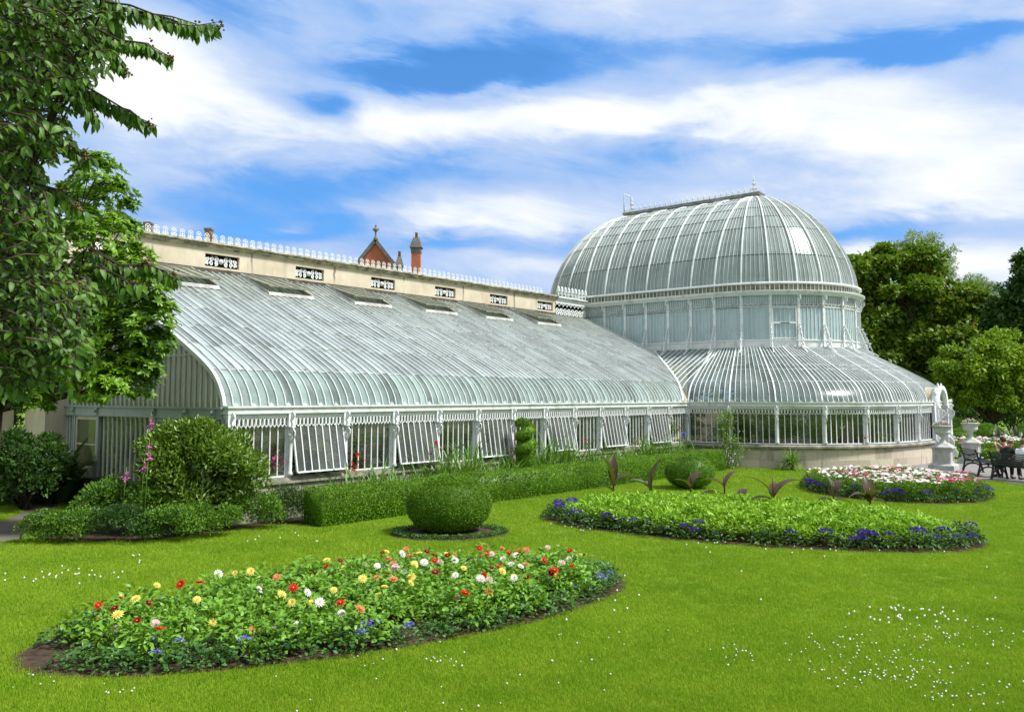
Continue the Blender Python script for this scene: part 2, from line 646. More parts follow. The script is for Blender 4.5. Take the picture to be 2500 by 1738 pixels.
def mk_brick():
    m = NT('red_brick')
    o = m.obj()
    b = m.n('TexBrick')
    sx = m.n('SeparateXYZ')
    m.put(sx.inputs[0], o)
    cx = m.n('CombineXYZ')
    m.put(cx.inputs[0], m.math('ADD', sx.outputs[0], sx.outputs[1]))
    m.put(cx.inputs[1], sx.outputs[2])
    m.put(b.inputs['Vector'], cx.outputs[0])
    b.inputs['Color1'].default_value = (.46, .13, .065, 1)
    b.inputs['Color2'].default_value = (.54, .17, .085, 1)
    b.inputs['Mortar'].default_value = (.30, .20, .15, 1)
    b.inputs['Scale'].default_value = 3.0
    b.inputs['Mortar Size'].default_value = .012
    n = m.noise(o, .6, 4)
    return m.done(m.bsdf(m.mix(m.math('MULTIPLY', m.ramp(n, .4, .7), .3), b.outputs[0], (.16, .06, .04)), .85, .2))

M['brick'] = mk_brick()
M['slate'] = plain('roof_slate', (.10, .10, .11), .7, .3, .2, 2)
M['coping'] = plain('grey_coping', (.20, .19, .18), .8, .2, .2, 2)
M['pot'] = plain('clay_pot', (.42, .25, .13), .8, .2, .2, 3)

# foliage
M['box'] = leafmat('clipped_box', (.040, .110, .006), (.185, .370, .014), .25, .5, .3, 1.6, noisew=.4)
M['rhodo'] = leafmat('laurel_leaf', (.050, .115, .010), (.180, .300, .022), .22, .38, .5, 1.5)
M['shrub'] = leafmat('low_shrub', (.050, .130, .012), (.150, .300, .025), .25, .5, .3, 1.5)
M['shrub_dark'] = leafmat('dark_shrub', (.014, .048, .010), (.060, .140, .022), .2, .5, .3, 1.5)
M['near'] = leafmat('near_tree_leaf', (.022, .075, .006), (.120, .250, .016), .30, .50, .4, 1.2)
M['magnolia'] = leafmat('magnolia_leaf', (.060, .150, .008), (.210, .390, .018), .30, .40, .45, 1.0)
M['sycamore'] = leafmat('sycamore_leaf', (.052, .125, .007), (.180, .290, .018), .25, .55, .3, .32, (.24, .16, .03), .6)
M['airy'] = leafmat('pale_airy_leaf', (.22, .29, .17), (.40, .48, .34), .3, .6, .2, .3)
M['lime'] = leafmat('light_green_tree_leaf', (.085, .180, .006), (.290, .430, .020), .25, .5, .3, .5, noisew=.55)
M['dahlia'] = leafmat('dahlia_leaf', (.070, .190, .012), (.240, .470, .035), .28, .42, .45, 2.0)
M['agera'] = leafmat('edging_leaf', (.030, .095, .018), (.085, .210, .040), .22, .5, .35, 2.0)
M['bedleaf'] = leafmat('yellow_green_leaf', (.130, .310, .012), (.360, .580, .040), .32, .5, .35, 1.6, noisew=.4)
M['helio'] = leafmat('dark_edging_leaf', (.020, .065, .012), (.075, .170, .030), .2, .5, .35, 2.5)
M['iris'] = leafmat('strap_leaf', (.050, .140, .012), (.160, .330, .030), .28, .45, .4, 1.5)
M['cosmos'] = leafmat('feathery_leaf', (.070, .170, .010), (.190, .360, .020), .3, .5, .3, 2.0)
M['canna'] = leafmat('bronze_canna_leaf', (.038, .018, .010), (.090, .042, .018), .25, .35, .5, 3.0)
M['canna_g'] = leafmat('green_canna_leaf', (.05, .07, .035), (.12, .14, .085), .06, .4, .5, 3.0)
M['inside'] = leafmat('indoor_leaf', (.070, .160, .016), (.280, .420, .070), .3, .45, .4, 2.0)
M['yucca'] = leafmat('yucca_leaf', (.07, .16, .02), (.25, .40, .06), .25, .45, .4, 2.0)
M['bigleaf'] = leafmat('broad_dark_leaf', (.020, .060, .012), (.070, .150, .025), .25, .35, .5, 2.0)
M['seed'] = plain('dry_seed_head', (.17, .11, .05), .9, .1, .3, 30)

M['p_red'] = petal('red_petal', (.48, .012, .010), (.68, .03, .015))
M['p_maroon'] = petal('maroon_petal', (.13, .006, .012), (.30, .012, .02))
M['p_yellow'] = petal('yellow_petal', (.85, .64, .07), (.90, .80, .28))
M['p_white'] = petal('white_petal', (.82, .80, .76), (.88, .86, .84))
M['p_orange'] = petal('orange_petal', (.72, .20, .06), (.62, .30, .16))
M['p_pink'] = petal('pink_petal', (.78, .42, .50), (.85, .62, .66))
M['p_magenta'] = petal('magenta_petal', (.55, .04, .20), (.70, .10, .30))
M['p_purple'] = petal('purple_petal', (.055, .018, .26), (.10, .04, .40))
M['p_blue'] = petal('blue_petal', (.16, .18, .60), (.30, .32, .72))
M['p_lilac'] = petal('lilac_petal', (.50, .38, .66), (.70, .56, .76))
M['p_foxglove'] = petal('foxglove_petal', (.55, .10, .38), (.70, .22, .52))
M['p_heart'] = plain('flower_heart', (.55, .38, .05), .8, .2, .2, 40)

# ------------------------------------------------------------------ ground
def mk_lawn():
    m = NT('lawn_green')
    o = m.obj()
    a = m.noise(o, .55, 4, .6)
    b = m.noise(o, 4.0, 5, .7)
    c3 = m.noise(m.scale(o, (26, 14, 1)), 1.0, 4, .7)
    c = m.mix(m.ramp(a, .3, .7), (.080, .155, .005), (.125, .205, .010))
    c = m.mix(m.math('MULTIPLY', m.ramp(b, .35, .75), .55), c, (.155, .225, .016))
    c = m.mix(m.math('MULTIPLY', m.ramp(c3, .45, .8), .5), c, (.055, .150, .006))
    return m.done(m.bsdf(c, .8, .15, m.bump(c3, .7, .03)))

M['lawn'] = mk_lawn()


def mk_blade():
    m = NT('grass_blade')
    rnd = m.n('ObjectInfo').outputs['Random']
    pos = m.n('NewGeometry').outputs['Position']
    nz = m.ramp(m.noise(pos, .55, 4, .6), .3, .7)
    nb = m.ramp(m.noise(pos, 2.6, 4, .6), .35, .7)
    c = m.mix(nz, (.186, .345, .010), (.325, .49, .028))
    c = m.mix(m.math('MULTIPLY', nb, .5), c, (.40, .49, .045))
    wd = m.ramp(m.noise(m.scale(pos, (.9, .9, 0)), 1.7, 6, .7), .60, .72)
    c = m.mix(m.math('MULTIPLY', wd, .45), c, (.075, .20, .006))
    wy = m.ramp(m.noise(m.scale(pos, (.5, 1.1, 0)), .9, 5, .7, 1.0), .62, .75)
    c = m.mix(m.math('MULTIPLY', wy, .4), c, (.42, .44, .08))
    c = m.mix(m.math('MULTIPLY', rnd, .35), c, (.10, .24, .005))
    p = m.bsdf(c, .55, .25)
    t = m.n('BsdfTranslucent')
    m.put(t.inputs[0], c)
    return m.done(m.mixs(.35, p, t.outputs[0]))

M['blade'] = mk_blade()

N = 60
xs = np.concatenate([np.linspace(-400, -30, 10), np.linspace(-26, 26, 30), np.linspace(30, 400, 10)])
ys = np.concatenate([np.linspace(-60, -2, 5), np.linspace(0, 45, 30), np.linspace(60, 900, 10)])
V = [(x, y, 0) for y in ys for x in xs]
nx = len(xs)
Q = [(j * nx + i, j * nx + i + 1, (j + 1) * nx + i + 1, (j + 1) * nx + i) for j in range(len(ys) - 1) for i in range(nx - 1)]
tag(np_obj('lawn', V, Q, M['lawn']), kind='structure')


def sheet(name, pts, z, m, kind='structure'):
    b = MB()
    n = len(pts)
    b.add([(x, y, z) for x, y in pts], [tuple(range(n))])
    o = b.build(name, m)
    if kind: tag(o, kind=kind)
    return o

sheet('path', [(14.3, 31.8), (14.35, 29.0), (14.6, 27.3), (15.0, 25.6), (15.6, 23.8), (16.8, 21), (18.5, 18), (26, 18), (24, 24), (21.0, 29), (19.6, 31.5), (19.5, 34.6), (15.5, 34.6), (14.6, 33.4)], .008, M['asphalt'])
pp = [gp(x * 1.0888, y * 1.0888) for x, y in ((-60, 1232), (0, 1225), (40, 1212), (75, 1192), (95, 1165), (120, 1140), (180, 1118), (150, 1108), (80, 1125), (30, 1160), (0, 1170), (-80, 1180))]
sheet('garden_path', [(p.x, p.y) for p in pp], .008, M['path_dirt'])

# bed outlines: centre, half axes, heading of the long axis
def ell(c, a, b, ang, n=72, jit=.03):
    o = []
    for k in range(n):
        t = 2 * PI * k / n
        j = 1 + jit * math.sin(3 * t + a) + jit * .6 * math.sin(7 * t)
        x, y = a * math.cos(t) * j, b * math.sin(t) * j
        o.append((c[0] + x * math.cos(ang) - y * math.sin(ang), c[1] + x * math.sin(ang) + y * math.cos(ang)))
    return o

BED1 = ((-1.71, 10.62), 3.76, 1.66, R(34.2))      # dahlias
BED2 = ((4.55, 17.0), 4.2, 1.95, R(-27.2))        # cannas
BED3 = ((10.45, 23.5), 2.25, 2.75, R(0))          # daisies
BALL1 = at(1090, 1240, 15.9)
BALL1 = (BALL1.x, 16.4)
BED4 = ((BALL1[0] + .03, BALL1[1] - .05), 1.12, .86, R(8))


def inbed(x, y, bed, k=1.0):
    (cx, cy), a, b, g = bed
    dx, dy = x - cx, y - cy
    u = dx * math.cos(g) + dy * math.sin(g)
    v = -dx * math.sin(g) + dy * math.cos(g)
    return (u / a) ** 2 + (v / b) ** 2 < k * k


def bedpt(bed, u, v):
    (cx, cy), a, b, g = bed
    return (cx + u * math.cos(g) - v * math.sin(g), cy + u * math.sin(g) + v * math.cos(g))


def soil_mound(bed, h):
    b = MB()
    n = 72
    rings = []
    for k, (s, z) in enumerate(((1.03, .004), (1.0, .018), (.86, h * .5), (.5, h), (.05, h * 1.1))):
        rings.append([(x, y, z) for x, y in ell(bed[0], bed[1] * s, bed[2] * s, bed[3], n, .012)])
    vs = [p for r_ in rings for p in r_]
    fs = [(i * n + k, i * n + (k + 1) % n, (i + 1) * n + (k + 1) % n, (i + 1) * n + k) for i in range(len(rings) - 1) for k in range(n)]
    fs.append(tuple((len(rings) - 1) * n + k for k in range(n)))
    b.add(vs, fs, True)
    return tag(b.build('bed_soil', M['soil']), kind='structure')

for bd in (BED1, BED2, BED3, BED4):
    soil_mound(bd, .05)

# grass tufts over the visible lawn (one stuff object, instanced blades)
def in_poly(x, y, poly):
    c = False
    j = len(poly) - 1
    for i in range(len(poly)):
        if (poly[i][1] > y) != (poly[j][1] > y) and x < (poly[j][0] - poly[i][0]) * (y - poly[i][1]) / (poly[j][1] - poly[i][1]) + poly[i][0]:
            c = not c
        j = i
    return c

PATHS = [[(14.3, 31.8), (14.35, 29.0), (14.6, 27.3), (15.0, 25.6), (15.6, 23.8), (16.8, 21), (18.5, 18), (26, 18), (24, 24), (21.0, 29), (19.6, 31.5), (19.5, 34.6), (15.5, 34.6), (14.6, 33.4)],
         [(p.x, p.y) for p in pp]]
W0 = Vector((-5.79, 17.28, 0))
WA = R(50.65)


def G(u, v, z=0.0):
    return Vector((W0.x + u * math.cos(WA) - v * math.sin(WA), W0.y + u * math.sin(WA) + v * math.cos(WA), z))


def to_uv(x, y):
    dx, dy = x - W0.x, y - W0.y
    return dx * math.cos(WA) + dy * math.sin(WA), -dx * math.sin(WA) + dy * math.cos(WA)


BORDER = [(p.x, p.y) for p in [gp(x * 1.0888, y * 1.0888) for x, y in ((70, 1198), (100, 1212), (200, 1215), (350, 1212), (480, 1196), (600, 1178), (700, 1174), (738, 1173))]] + [(p.x, p.y) for p in (G(1.4, -1.7), G(1.5, -1.0), G(19, -1.4), G(19, -.05), G(-.02, -.05), G(-.05, 5.0))]
sheet('planting_bed', BORDER, .006, M['soil'])


def grass():
    nb = 34
    P = np.c_[rng.uniform(-.085, .085, nb), rng.uniform(-.085, .085, nb), np.full(nb, -.004)]
    Y = np.c_[rng.normal(size=nb) * .35, rng.normal(size=nb) * .35, np.ones(nb)]
    L = rng.uniform(.022, .048, nb)
    V, Fc = scatter(T([(-.5, 0, 0), (.5, 0, 0), (0, 1, -.25)], [(0, 1, 2)]), P, Y, rdir(nb), np.c_[np.full(nb, .009), L, L])
    tuft = np_obj('grass_tuft', V, Fc, M['blade'])
    tuft.location = (.6, 7.9, 0)
    tag(tuft, 'single tuft of short mown grass', 'grass', kind='stuff')
    pts, rot, scl = [], [], []
    tries = 0
    while len(pts) < 92000 and tries < 600000:
        tries += 1
        q = rng.random()
        y = 6.3 + (31 - 6.3) * q ** 2.0
        x = rng.uniform(-.72, .95) * (y + .6)
        if any(inbed(x, y, b, 1.01) for b in (BED1, BED2, BED3, BED4)):
            continue
        u, v = to_uv(x, y)
        if (u > 1 and v > -1.75 and u < 19.3) or in_poly(x, y, BORDER) or (u > 15 and (abs(u - 28.4) / 8.9) ** 2.6 + (abs(v) / 7.45) ** 2.6 < 1):
            continue
        if y > 15.5 and any(in_poly(x, y, p) for p in PATHS):
            continue
        pts.append((x, y, 0))
        rot.append((0, 0, rng.uniform(0, 6.28)))
        scl.append(rng.uniform(.7, 1.25) * (1 + max(0, y - 12) * .03))
    me = bpy.data.meshes.new('grass')
    me.from_pydata(pts, [], [])
    a = me.attributes.new('rot', 'FLOAT_VECTOR', 'POINT')
    a.data.foreach_set('vector', np.array(rot, dtype=np.float32).ravel())
    a = me.attributes.new('scl', 'FLOAT', 'POINT')
    a.data.foreach_set('value', np.array(scl, dtype=np.float32))
    o = link(bpy.data.objects.new('grass', me))
    tag(o, 'short green mown grass of the lawn', 'grass', kind='stuff')
    ng = bpy.data.node_groups.new('grass', 'GeometryNodeTree')
    ng.interface.new_socket('Geometry', in_out='INPUT', socket_type='NodeSocketGeometry')
    ng.interface.new_socket('Geometry', in_out='OUTPUT', socket_type='NodeSocketGeometry')
    gi, go = ng.nodes.new('NodeGroupInput'), ng.nodes.new('NodeGroupOutput')
    ip = ng.nodes.new('GeometryNodeInstanceOnPoints')
    oi = ng.nodes.new('GeometryNodeObjectInfo')
    oi.inputs[0].default_value = tuft
    na = ng.nodes.new('GeometryNodeInputNamedAttribute')
    na.data_type = 'FLOAT_VECTOR'
    na.inputs[0].default_value = 'rot'
    nb2 = ng.nodes.new('GeometryNodeInputNamedAttribute')
    nb2.data_type = 'FLOAT'
    nb2.inputs[0].default_value = 'scl'
    ng.links.new(gi.outputs[0], ip.inputs['Points'])
    ng.links.new(oi.outputs['Geometry'], ip.inputs['Instance'])
    ng.links.new(na.outputs[0], ip.inputs['Rotation'])
    ng.links.new(nb2.outputs[0], ip.inputs['Scale'])
    ng.links.new(ip.outputs[0], go.inputs[0])
    md = o.modifiers.new('grass', 'NODES')
    md.node_group = ng

grass()
# ------------------------------------------------------------------ the glasshouse (local axes: x along the wing, y into it, z up)
GH = thing('glasshouse', 'white Victorian glasshouse with a domed rotunda and a long lean-to glazed wing', 'glasshouse', W0, WA)
BAY, NB = 1.52, 13
U1, V1, V2, RD = 28.4, .8, 7.56, 4.5          # rotunda: ridge line and drum radius
VW = 7.4                                       # back wall of the wing
PV = [(.18, 2.40), (.22, 2.56), (.31, 2.73), (.45, 2.92), (.60, 3.06), (.75, 3.17), (1.0, 3.32), (1.3, 3.48), (1.65, 3.66), (2.04, 3.85), (7.4, 6.33)]


def prof(v):
    for (a, za), (b, zb) in zip(PV, PV[1:]):
        if v <= b:
            return za + (zb - za) * (v - a) / (b - a)
    return PV[-1][1]


def pnorm(v):
    d = (prof(min(7.4, v + .03)) - prof(max(.18, v - .03)))
    e = min(7.4, v + .03) - max(.18, v - .03)
    return Vector((0, -d, e)).normalized()

VAL = 4.10 / 3.62
def valley(u):                                 # where the wing roof runs into the rotunda's skirt roof
    return .18 if u <= 19.75 else .18 + (u - 19.75) / VAL

# --- wing roof: panes and glazing bars
def wing_roof():
    b = MB()
    sp = BAY / 7
    K = int(23.85 / sp)
    rows = [.18, .24, .31, .40, .50, .62, .75, 1.9, 3.0, 4.1, 5.2, 6.3, 7.32]
    for k in range(K):
        u0, u1 = k * sp, (k + 1) * sp
        if u0 > 23.8: break
        s0, s1 = valley(u0), valley(u1)
        # staggered laps: neighbouring panes break at slightly different heights
        off = random.choice((0, 0, 0, .0, .12, -.12))
        rr = [r if r < .8 else min(7.32, r + (off if r < 7 else 0)) for r in rows]
        j = 0
        tilt = [random.gauss(0, .0035) for _ in range(4)]
        lst = sorted(set([v for v in rr if v > max(s0, s1) + .05] + [-1]))
        prev = None
        segs = [v for v in rr if v > max(s0, s1) + .05]
        start0, start1 = s0, s1
        curved = []
        for v in segs:
            if v <= .7501:
                b.m = 1
            else:
                b.m = 0
            if v <= .7501:
                curved.append(v)
                if abs(v - .75) < 1e-6:       # one bent pane, its own island
                    vv = [max(start0, .18)] + [w for w in curved if w > start0 + .01]
                    vs, fs = [], []
                    for w in vv:
                        vs += [(u0, w, prof(w)), (u1, w, prof(w))]
                    for i in range(len(vv) - 1):
                        fs.append((2 * i, 2 * i + 1, 2 * i + 3, 2 * i + 2))
                    b.add(vs, fs, True)
                    start0 = start1 = v
                continue
            t0, t1 = random.gauss(0, .004), random.gauss(0, .004)
            mids = [w for w, _ in PV if max(start0, start1) + .05 < w < v - .05]
            ls = [(start0, start1)] + [(w, w) for w in mids] + [(v, v)]
            vs, fs = [], []
            for i, (w0, w1) in enumerate(ls):
                e = (i == 0)
                vs += [(u0, w0, prof(w0) + .006 * e + t0 * (1 - e)), (u1, w1, prof(w1) + .006 * e + t1 * (1 - e))]
            for i in range(len(ls) - 1):
                fs.append((2 * i, 2 * i + 1, 2 * i + 3, 2 * i + 2))
            b.add(vs, fs, False)
            start0 = start1 = v
    b.m = 2
    for k in range(K + 1):                     # bars
        u = k * sp
        s0 = valley(u)
        vv = [s0] + [w for w, _ in PV if w > s0 + .03 and w < 7.3] + [7.32]
        pts = [Vector((u, w, prof(w))) + pnorm(w) * .012 for w in vv]
        b.sweep(pts, .019 if k else .075, .045 if k else .10, [pnorm(w) for w in vv])
        if k and random.random() < .8:         # thin dark line along one side of most bars
            b.m = 3
            b.sweep([p + Vector((.017, 0, 0)) - pnorm(w) * .006 for p, w in zip(pts, vv)], .012, .006, [pnorm(w) for w in vv])
            b.m = 2
    b.m = 3
    for v in (1.9, 3.0, 4.1, 5.2, 6.3, .75):    # lap lines with their dark dirt, a little uneven
        for k in range(K):
            u0, u1 = k * sp, (k + 1) * sp
            if valley(u1) > v - .1: continue
            if random.random() < .12: continue
            vv = v + random.choice((0, 0, 0, .12, -.12)) * (v > .8)
            c = pnorm(vv) * .008
            b.m = 3 if random.random() < .45 else 2
            b.bar(Vector((u0 + .02, vv, prof(vv))) + c, Vector((u1 - .02, vv, prof(vv))) + c, .016, .01, pnorm(vv))
    b.m = 3
    for _ in range(46):                        # leaf litter and broken clips caught on the roof
        u, v = random.uniform(.5, 19), random.uniform(.8, 6.9)
        b.ball(Vector((u, v, prof(v))) + pnorm(v) * .02, random.uniform(.018, .038), 6, 4, (1, 1, .6))
    b.build('wing_roof', [M['glass_wing'], M['glass_curve'], M['white_old'], M['ledge']], GH)

wing_roof()

# valley rib between wing and rotunda
b = MB()
vp = [Vector((19.75 + (w - .18) * VAL, w, prof(w) + .03)) for w in (.18, .22, .31, .45, .6, .75, 1.0, 1.3, 1.65, 2.04, 2.6, 3.2, 3.80)]
b.sweep(vp, .07, .08, [Vector((-.5, -.5, .7))] * len(vp))
b.build('valley_rib', M['white'], GH)

# --- eave gutter of the wing
b = MB()
L = NB * BAY - .02
b.box((-.06, -.10, 2.365), (L, .20, 2.40))
b.box((-.02, -.055, 2.285), (L, .16, 2.365))
b.box((-.05, -.085, 2.24), (L, .16, 2.285))
b.box((-.02, -.03, 2.16), (L, .14, 2.24))
for k in range(46):                            # cast fleurons on the lip
    u = .12 + k * .43
    b.add(*(lambda q: (q, [tuple(range(7))[::-1], tuple(range(7, 14))] + [(i, (i + 1) % 7, 7 + (i + 1) % 7, 7 + i) for i in range(7)]))(
        [(u + x, yy, 2.40 + z) for yy in (-.09, -.06) for x, z in ((-.05, 0), (.05, 0), (.06, .035), (.028, .045), (0, .085), (-.028, .045), (-.06, .035))]))
b.build('eave_gutter', M['white_old'], GH)

# --- frieze: a row of pierced elongated hexagons
def hex_frieze(w, n, h=.21, bar=.016):
    b = MB()
    p = w / n
    for k in range(n):
        x = (k + .5) * p
        a = p * .40
        pts = [(x, 0, -h), (x + a, 0, -h * .78), (x + a, 0, -h * .20), (x, 0, 0.0), (x - a, 0, -h * .20), (x - a, 0, -h * .78)]
        b.sweep(pts, .03, .017, [Vector((0, 0, 1)) if False else (Vector((x, 0, -h * .5)) - Vector(q)) for q in pts], True)
    b.box((0, -.012, -.012), (w, .012, .02))
    return b

# --- lower windows
def window_mb(w, h, n, barw=.023, glass=True, kick=True):
    b = MB()
    b.m = 0
    p = w / n
    for k in range(n):
        b.quad((k * p + .002, .012, -h), ((k + 1) * p - .002, .012, -h), ((k + 1) * p - .002, .012, 0), (k * p + .002, .012, 0))
    b.m = 1
    for k in range(n + 1):
        x = k * p
        ww = barw if 0 < k < n else barw * 1.3
        b.box((x - ww / 2, -.016, -h), (x + ww / 2, .026, 0))
    b.box((-.002, -.02, -h - .035), (w + .002, .03, -h))
    b.box((-.002, -.02, 0), (w + .002, .03, .035))
    return b

WT, WB = 2.10, .905
proto_w = window_mb(BAY - .13, WT - WB, 7).build('window', [M['glass_clear'], M['white']], GH)
proto_s = window_mb(BAY - .15, WT - WB - .06, 7).build('window', [M['glass_sash'], M['white']], GH)
proto_f = hex_frieze(BAY - .11, 14).build('frieze', M['white'], GH)


def place(o, loc, rz=0, rx=0, first=False):
    c = o if first else link(o.copy(), GH)
    c.location = loc
    c.rotation_euler = (rx, 0, rz)
    return c

fw = fs_ = ff = True
for k in range(NB):
    u = k * BAY + .065
    if k in (1, 3, 5, 7, 9, 11):
        w = place(proto_s, (u + .01, .03, WT), 0, -R(11 + random.uniform(-2.2, 1.8)), fs_)
        w['label'] = 'sash window swung open at the bottom'
        fs_ = False
    else:
        place(proto_w, (u, .07, WT), 0, 0, fw)
        fw = False
    place(proto_f, (u - .01, -.005, 2.165), 0, 0, ff)
    ff = False


def post_mb():
    b = MB()
    b.box((-.055, .0, .86), (.055, .12, 2.16))
    b.lathe([(.062, .9), (.062, .96), (.042, 1.0), (.042, 1.72), (.058, 1.76), (.058, 1.80)], 12, (0, -.035, 0))
    return b


def bracket_mb():
    b = MB()
    b.box((-.085, -.075, 1.95), (.085, .0, 2.235))         # block across the frieze
    s = spiral(-.115, 2.20, .05, .012, R(100), -1.4)
    b.sweep([(0, y, z) for y, z in s], .06, .022, (1, 0, 0))
    b.sweep([(0, -.085, 2.24), (0, -.10, 2.16), (0, -.075, 2.08), (0, -.10, 2.00), (0, -.085, 1.95)], .055, .03, (1, 0, 0))
    s = spiral(-.10, 1.84, .085, .016, R(80), -1.5)        # scroll below
    b.sweep([(0, y, z) for y, z in s], .05, .028, (1, 0, 0))
    b.sweep([(0, -.17, 1.86), (0, -.165, 1.76), (0, -.12, 1.68), (0, -.06, 1.62)], .05, .028, (1, 0, 0))
    b.box((-.05, -.14, 1.93), (.05, -.0, 1.95))
    return b

pp_ = post_mb().build('post', M['white'], GH)
bk_ = bracket_mb().build('bracket', M['white'], pp_)


def post_at(loc, rz=0, first=False):
    if first:
        c = pp_
    else:
        c = link(pp_.copy(), GH)
        link(bk_.copy(), c)
    c.location = loc
    c.rotation_euler = (0, 0, rz)

for k in range(NB):
    post_at((k * BAY + (.05 if k == 0 else 0), 0, 0), 0, k == 0)

# --- stone footing of the wing
b = MB()
x = -.12
while x < NB * BAY - .2:
    w = random.uniform(.6, 1.2)
    for z0, z1 in ((0, .27), (.275, .54), (.545, .74)):
        b.box((x, -.06 + random.uniform(-.012, .01), z0), (min(x + w - .012, NB * BAY), .30, z1))
    x += w
b.m = 1
b.box((-.14, -.11, .745), (NB * BAY, .32, .80))
b.box((-.10, -.05, .80), (NB * BAY, .30, .86))
b.build('footing_wall', [M['ledge'], M['ledge']], GH)

# --- floor and back of the wing (seen through the glass)
b = MB()
b.box((.1, .32, .02), (23.7, VW, .06))
b.build('wing_floor', M['soil'], GH)

# --- back wall with the grilles
GRILLES = [.51 + 3.24 * k for k in range(7)]
UE = 21.26
b = MB()
zt, z0g, z1g, za = 6.02, 6.48, 6.86, 7.02
b.box((-.55, VW, 0), (UE, VW + .55, zt))
b.box((-.55, VW, zt), (UE, VW + .12, z0g))
b.box((-.55, VW, z1g), (UE, VW + .12, za))
prev = -.55
for g in GRILLES:
    b.box((prev, VW, z0g), (g, VW + .12, z1g))
    prev = g + 1.15
b.box((prev, VW, z0g), (UE, VW + .12, z1g))
b.box((-.55, VW + .26, zt), (UE, VW + .55, za))
b.build('parapet_wall', M['stucco'], GH)
b = MB()
for z0, z1, pr in ((za, za + .04, .03), (za + .04, za + .10, .07), (za + .10, za + .13, .12), (za + .13, za + .18, .17)):
    b.box((-.57 - pr, VW - pr, z0), (UE + .01 + pr * .6, VW + .55 + pr, z1))
b.build('cornice', M['cornice'], GH)
b = MB()
b.bar((0, VW - .02, 6.36), (UE, VW - .02, 6.36), .04, .10)
b.bar((0, VW - .06, 6.31), (23.6, VW - .06, 6.31), .12, .05)
b.build('roof_flashing', M['bark_grey'], GH)
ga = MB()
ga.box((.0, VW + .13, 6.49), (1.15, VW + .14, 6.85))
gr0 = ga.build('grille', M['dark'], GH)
b = MB()
for s in (-1, 1):                              # scrolling ironwork either side of a rosette
    for (cx, cz, r0, a0, tr) in ((.17, .05, .085, 60, 1.3), (.17, -.07, .07, -60, -1.3), (.33, .06, .075, 100, 1.2), (.35, -.07, .07, -90, -1.2), (.48, .04, .07, 120, 1.2), (.49, -.08, .06, -120, -1.2)):
        q = spiral(cx, cz, r0, .015, R(a0), tr, 16)
        b.sweep([(.575 + s * x, VW + .08, 6.67 + z) for x, z in q], .03, .015, (0, 1, 0))
        b.ball((.575 + s * cx, VW + .08, 6.67 + cz), .020, 6, 4)
b.lathe([(.0, 0), (.085, 0), (.075, .03), (.045, .035), (.04, .05), (0.001, .055)], 12)
k0 = len(b.v) - 72
for i in range(k0, len(b.v)):
    x_, y_, z_ = b.v[i]
    b.v[i] = (.575 + x_, VW + .09 - z_, 6.67 + y_)
orn0 = b.build('ornament', M['white'], gr0)
for k, g in enumerate(GRILLES):
    o = gr0
    if k:
        o = link(gr0.copy(), GH)
        link(orn0.copy(), o)
    o.location = (g, 0, 0)

# --- cresting of rosettes along the cornice
b = MB()
zc = za + .18
b.bar((-.4, VW + .1, zc + .045), (UE, VW + .1, zc + .045), .02, .018)
for k in range(42):
    b.bar((-.4 + k * .52, VW + .1, zc), (-.4 + k * .52, VW + .1, zc + .05), .02, .02, (0, 1, 0))
crest = b.build('cresting', M['white'], GH)
b = MB()
b.tube(ring((0, 0, .205), .074, 'y', 14), .009, 5, True)
b.tube(ring((0, 0, .205), .020, 'y', 8), .010, 5, True)
for k in range(3):
    t = k * 2 * PI / 3 + .5
    b.bar((.03 * math.cos(t), 0, .205 + .03 * math.sin(t)), (.068 * math.cos(t), 0, .205 + .068 * math.sin(t)), .01, .01, (0, 1, 0))
for s in (-1, 1):
    q = spiral(s * .055, .085, .04, .01, R(90), -s * 1.1, 10)
    b.tube([(x_, 0, z_) for x_, z_ in q], .011, 5)
b.bar((0, 0, .05), (0, 0, .135), .02, .02, (0, 1, 0))
ro0 = b.build('rosette', M['white'], crest)
for k in range(80):
    o = ro0 if k == 0 else link(ro0.copy(), crest)
    o.location = (-.35 + k * .262, VW + .1, zc)

M['glass_vent'] = mk_glass('ventilator_glass', (.6, .68, .5), (.36, .40, .31), .78, .14, 1.5, .4)
# --- ventilators at the top of the roof
def vent_mb():
    b = MB()
    w, vt, vb = 1.57, 7.28, 5.74
    zt_, zb_ = prof(vt) + .05, prof(vb) + .30
    b.m = 0
    for k in range(4):
        x0, x1 = k * w / 4, (k + 1) * w / 4
        b.quad((x0 + .002, vb, zb_), (x1 - .002, vb, zb_), (x1 - .002, vt, zt_), (x0 + .002, vt, zt_))
    b.m = 1
    up = Vector((0, -(zt_ - zb_), vt - vb)).normalized()
    for k in range(5):
        x0 = k * w / 4
        b.bar((x0, vb, zb_), (x0, vt, zt_), .035 if k % 4 else .06, .045, up)
    b.bar((-.03, vb, zb_), (w + .03, vb, zb_), .05, .05, up)
    b.bar((-.03, vt, zt_), (w + .03, vt, zt_), .05, .05, up)
    return b


def kerb_mb():
    b = MB()
    w, vb = 1.57, 5.80
    b.hexa([(-.03, vb - .10, prof(vb - .10) + .03), (w + .03, vb - .10, prof(vb - .10) + .03), (w + .03, vb, prof(vb) + .01), (-.03, vb, prof(vb) + .01)],
           [(-.03, vb - .06, prof(vb) + .09), (w + .03, vb - .06, prof(vb) + .09), (w + .03, vb, prof(vb) + .10), (-.03, vb, prof(vb) + .10)])
    for x0 in (-.015, w + .015):
        b.bar((x0, vb, prof(vb) + .07), (x0, 7.25, prof(7.25) + .05), .04, .11, (0, -.42, .9))
    return b


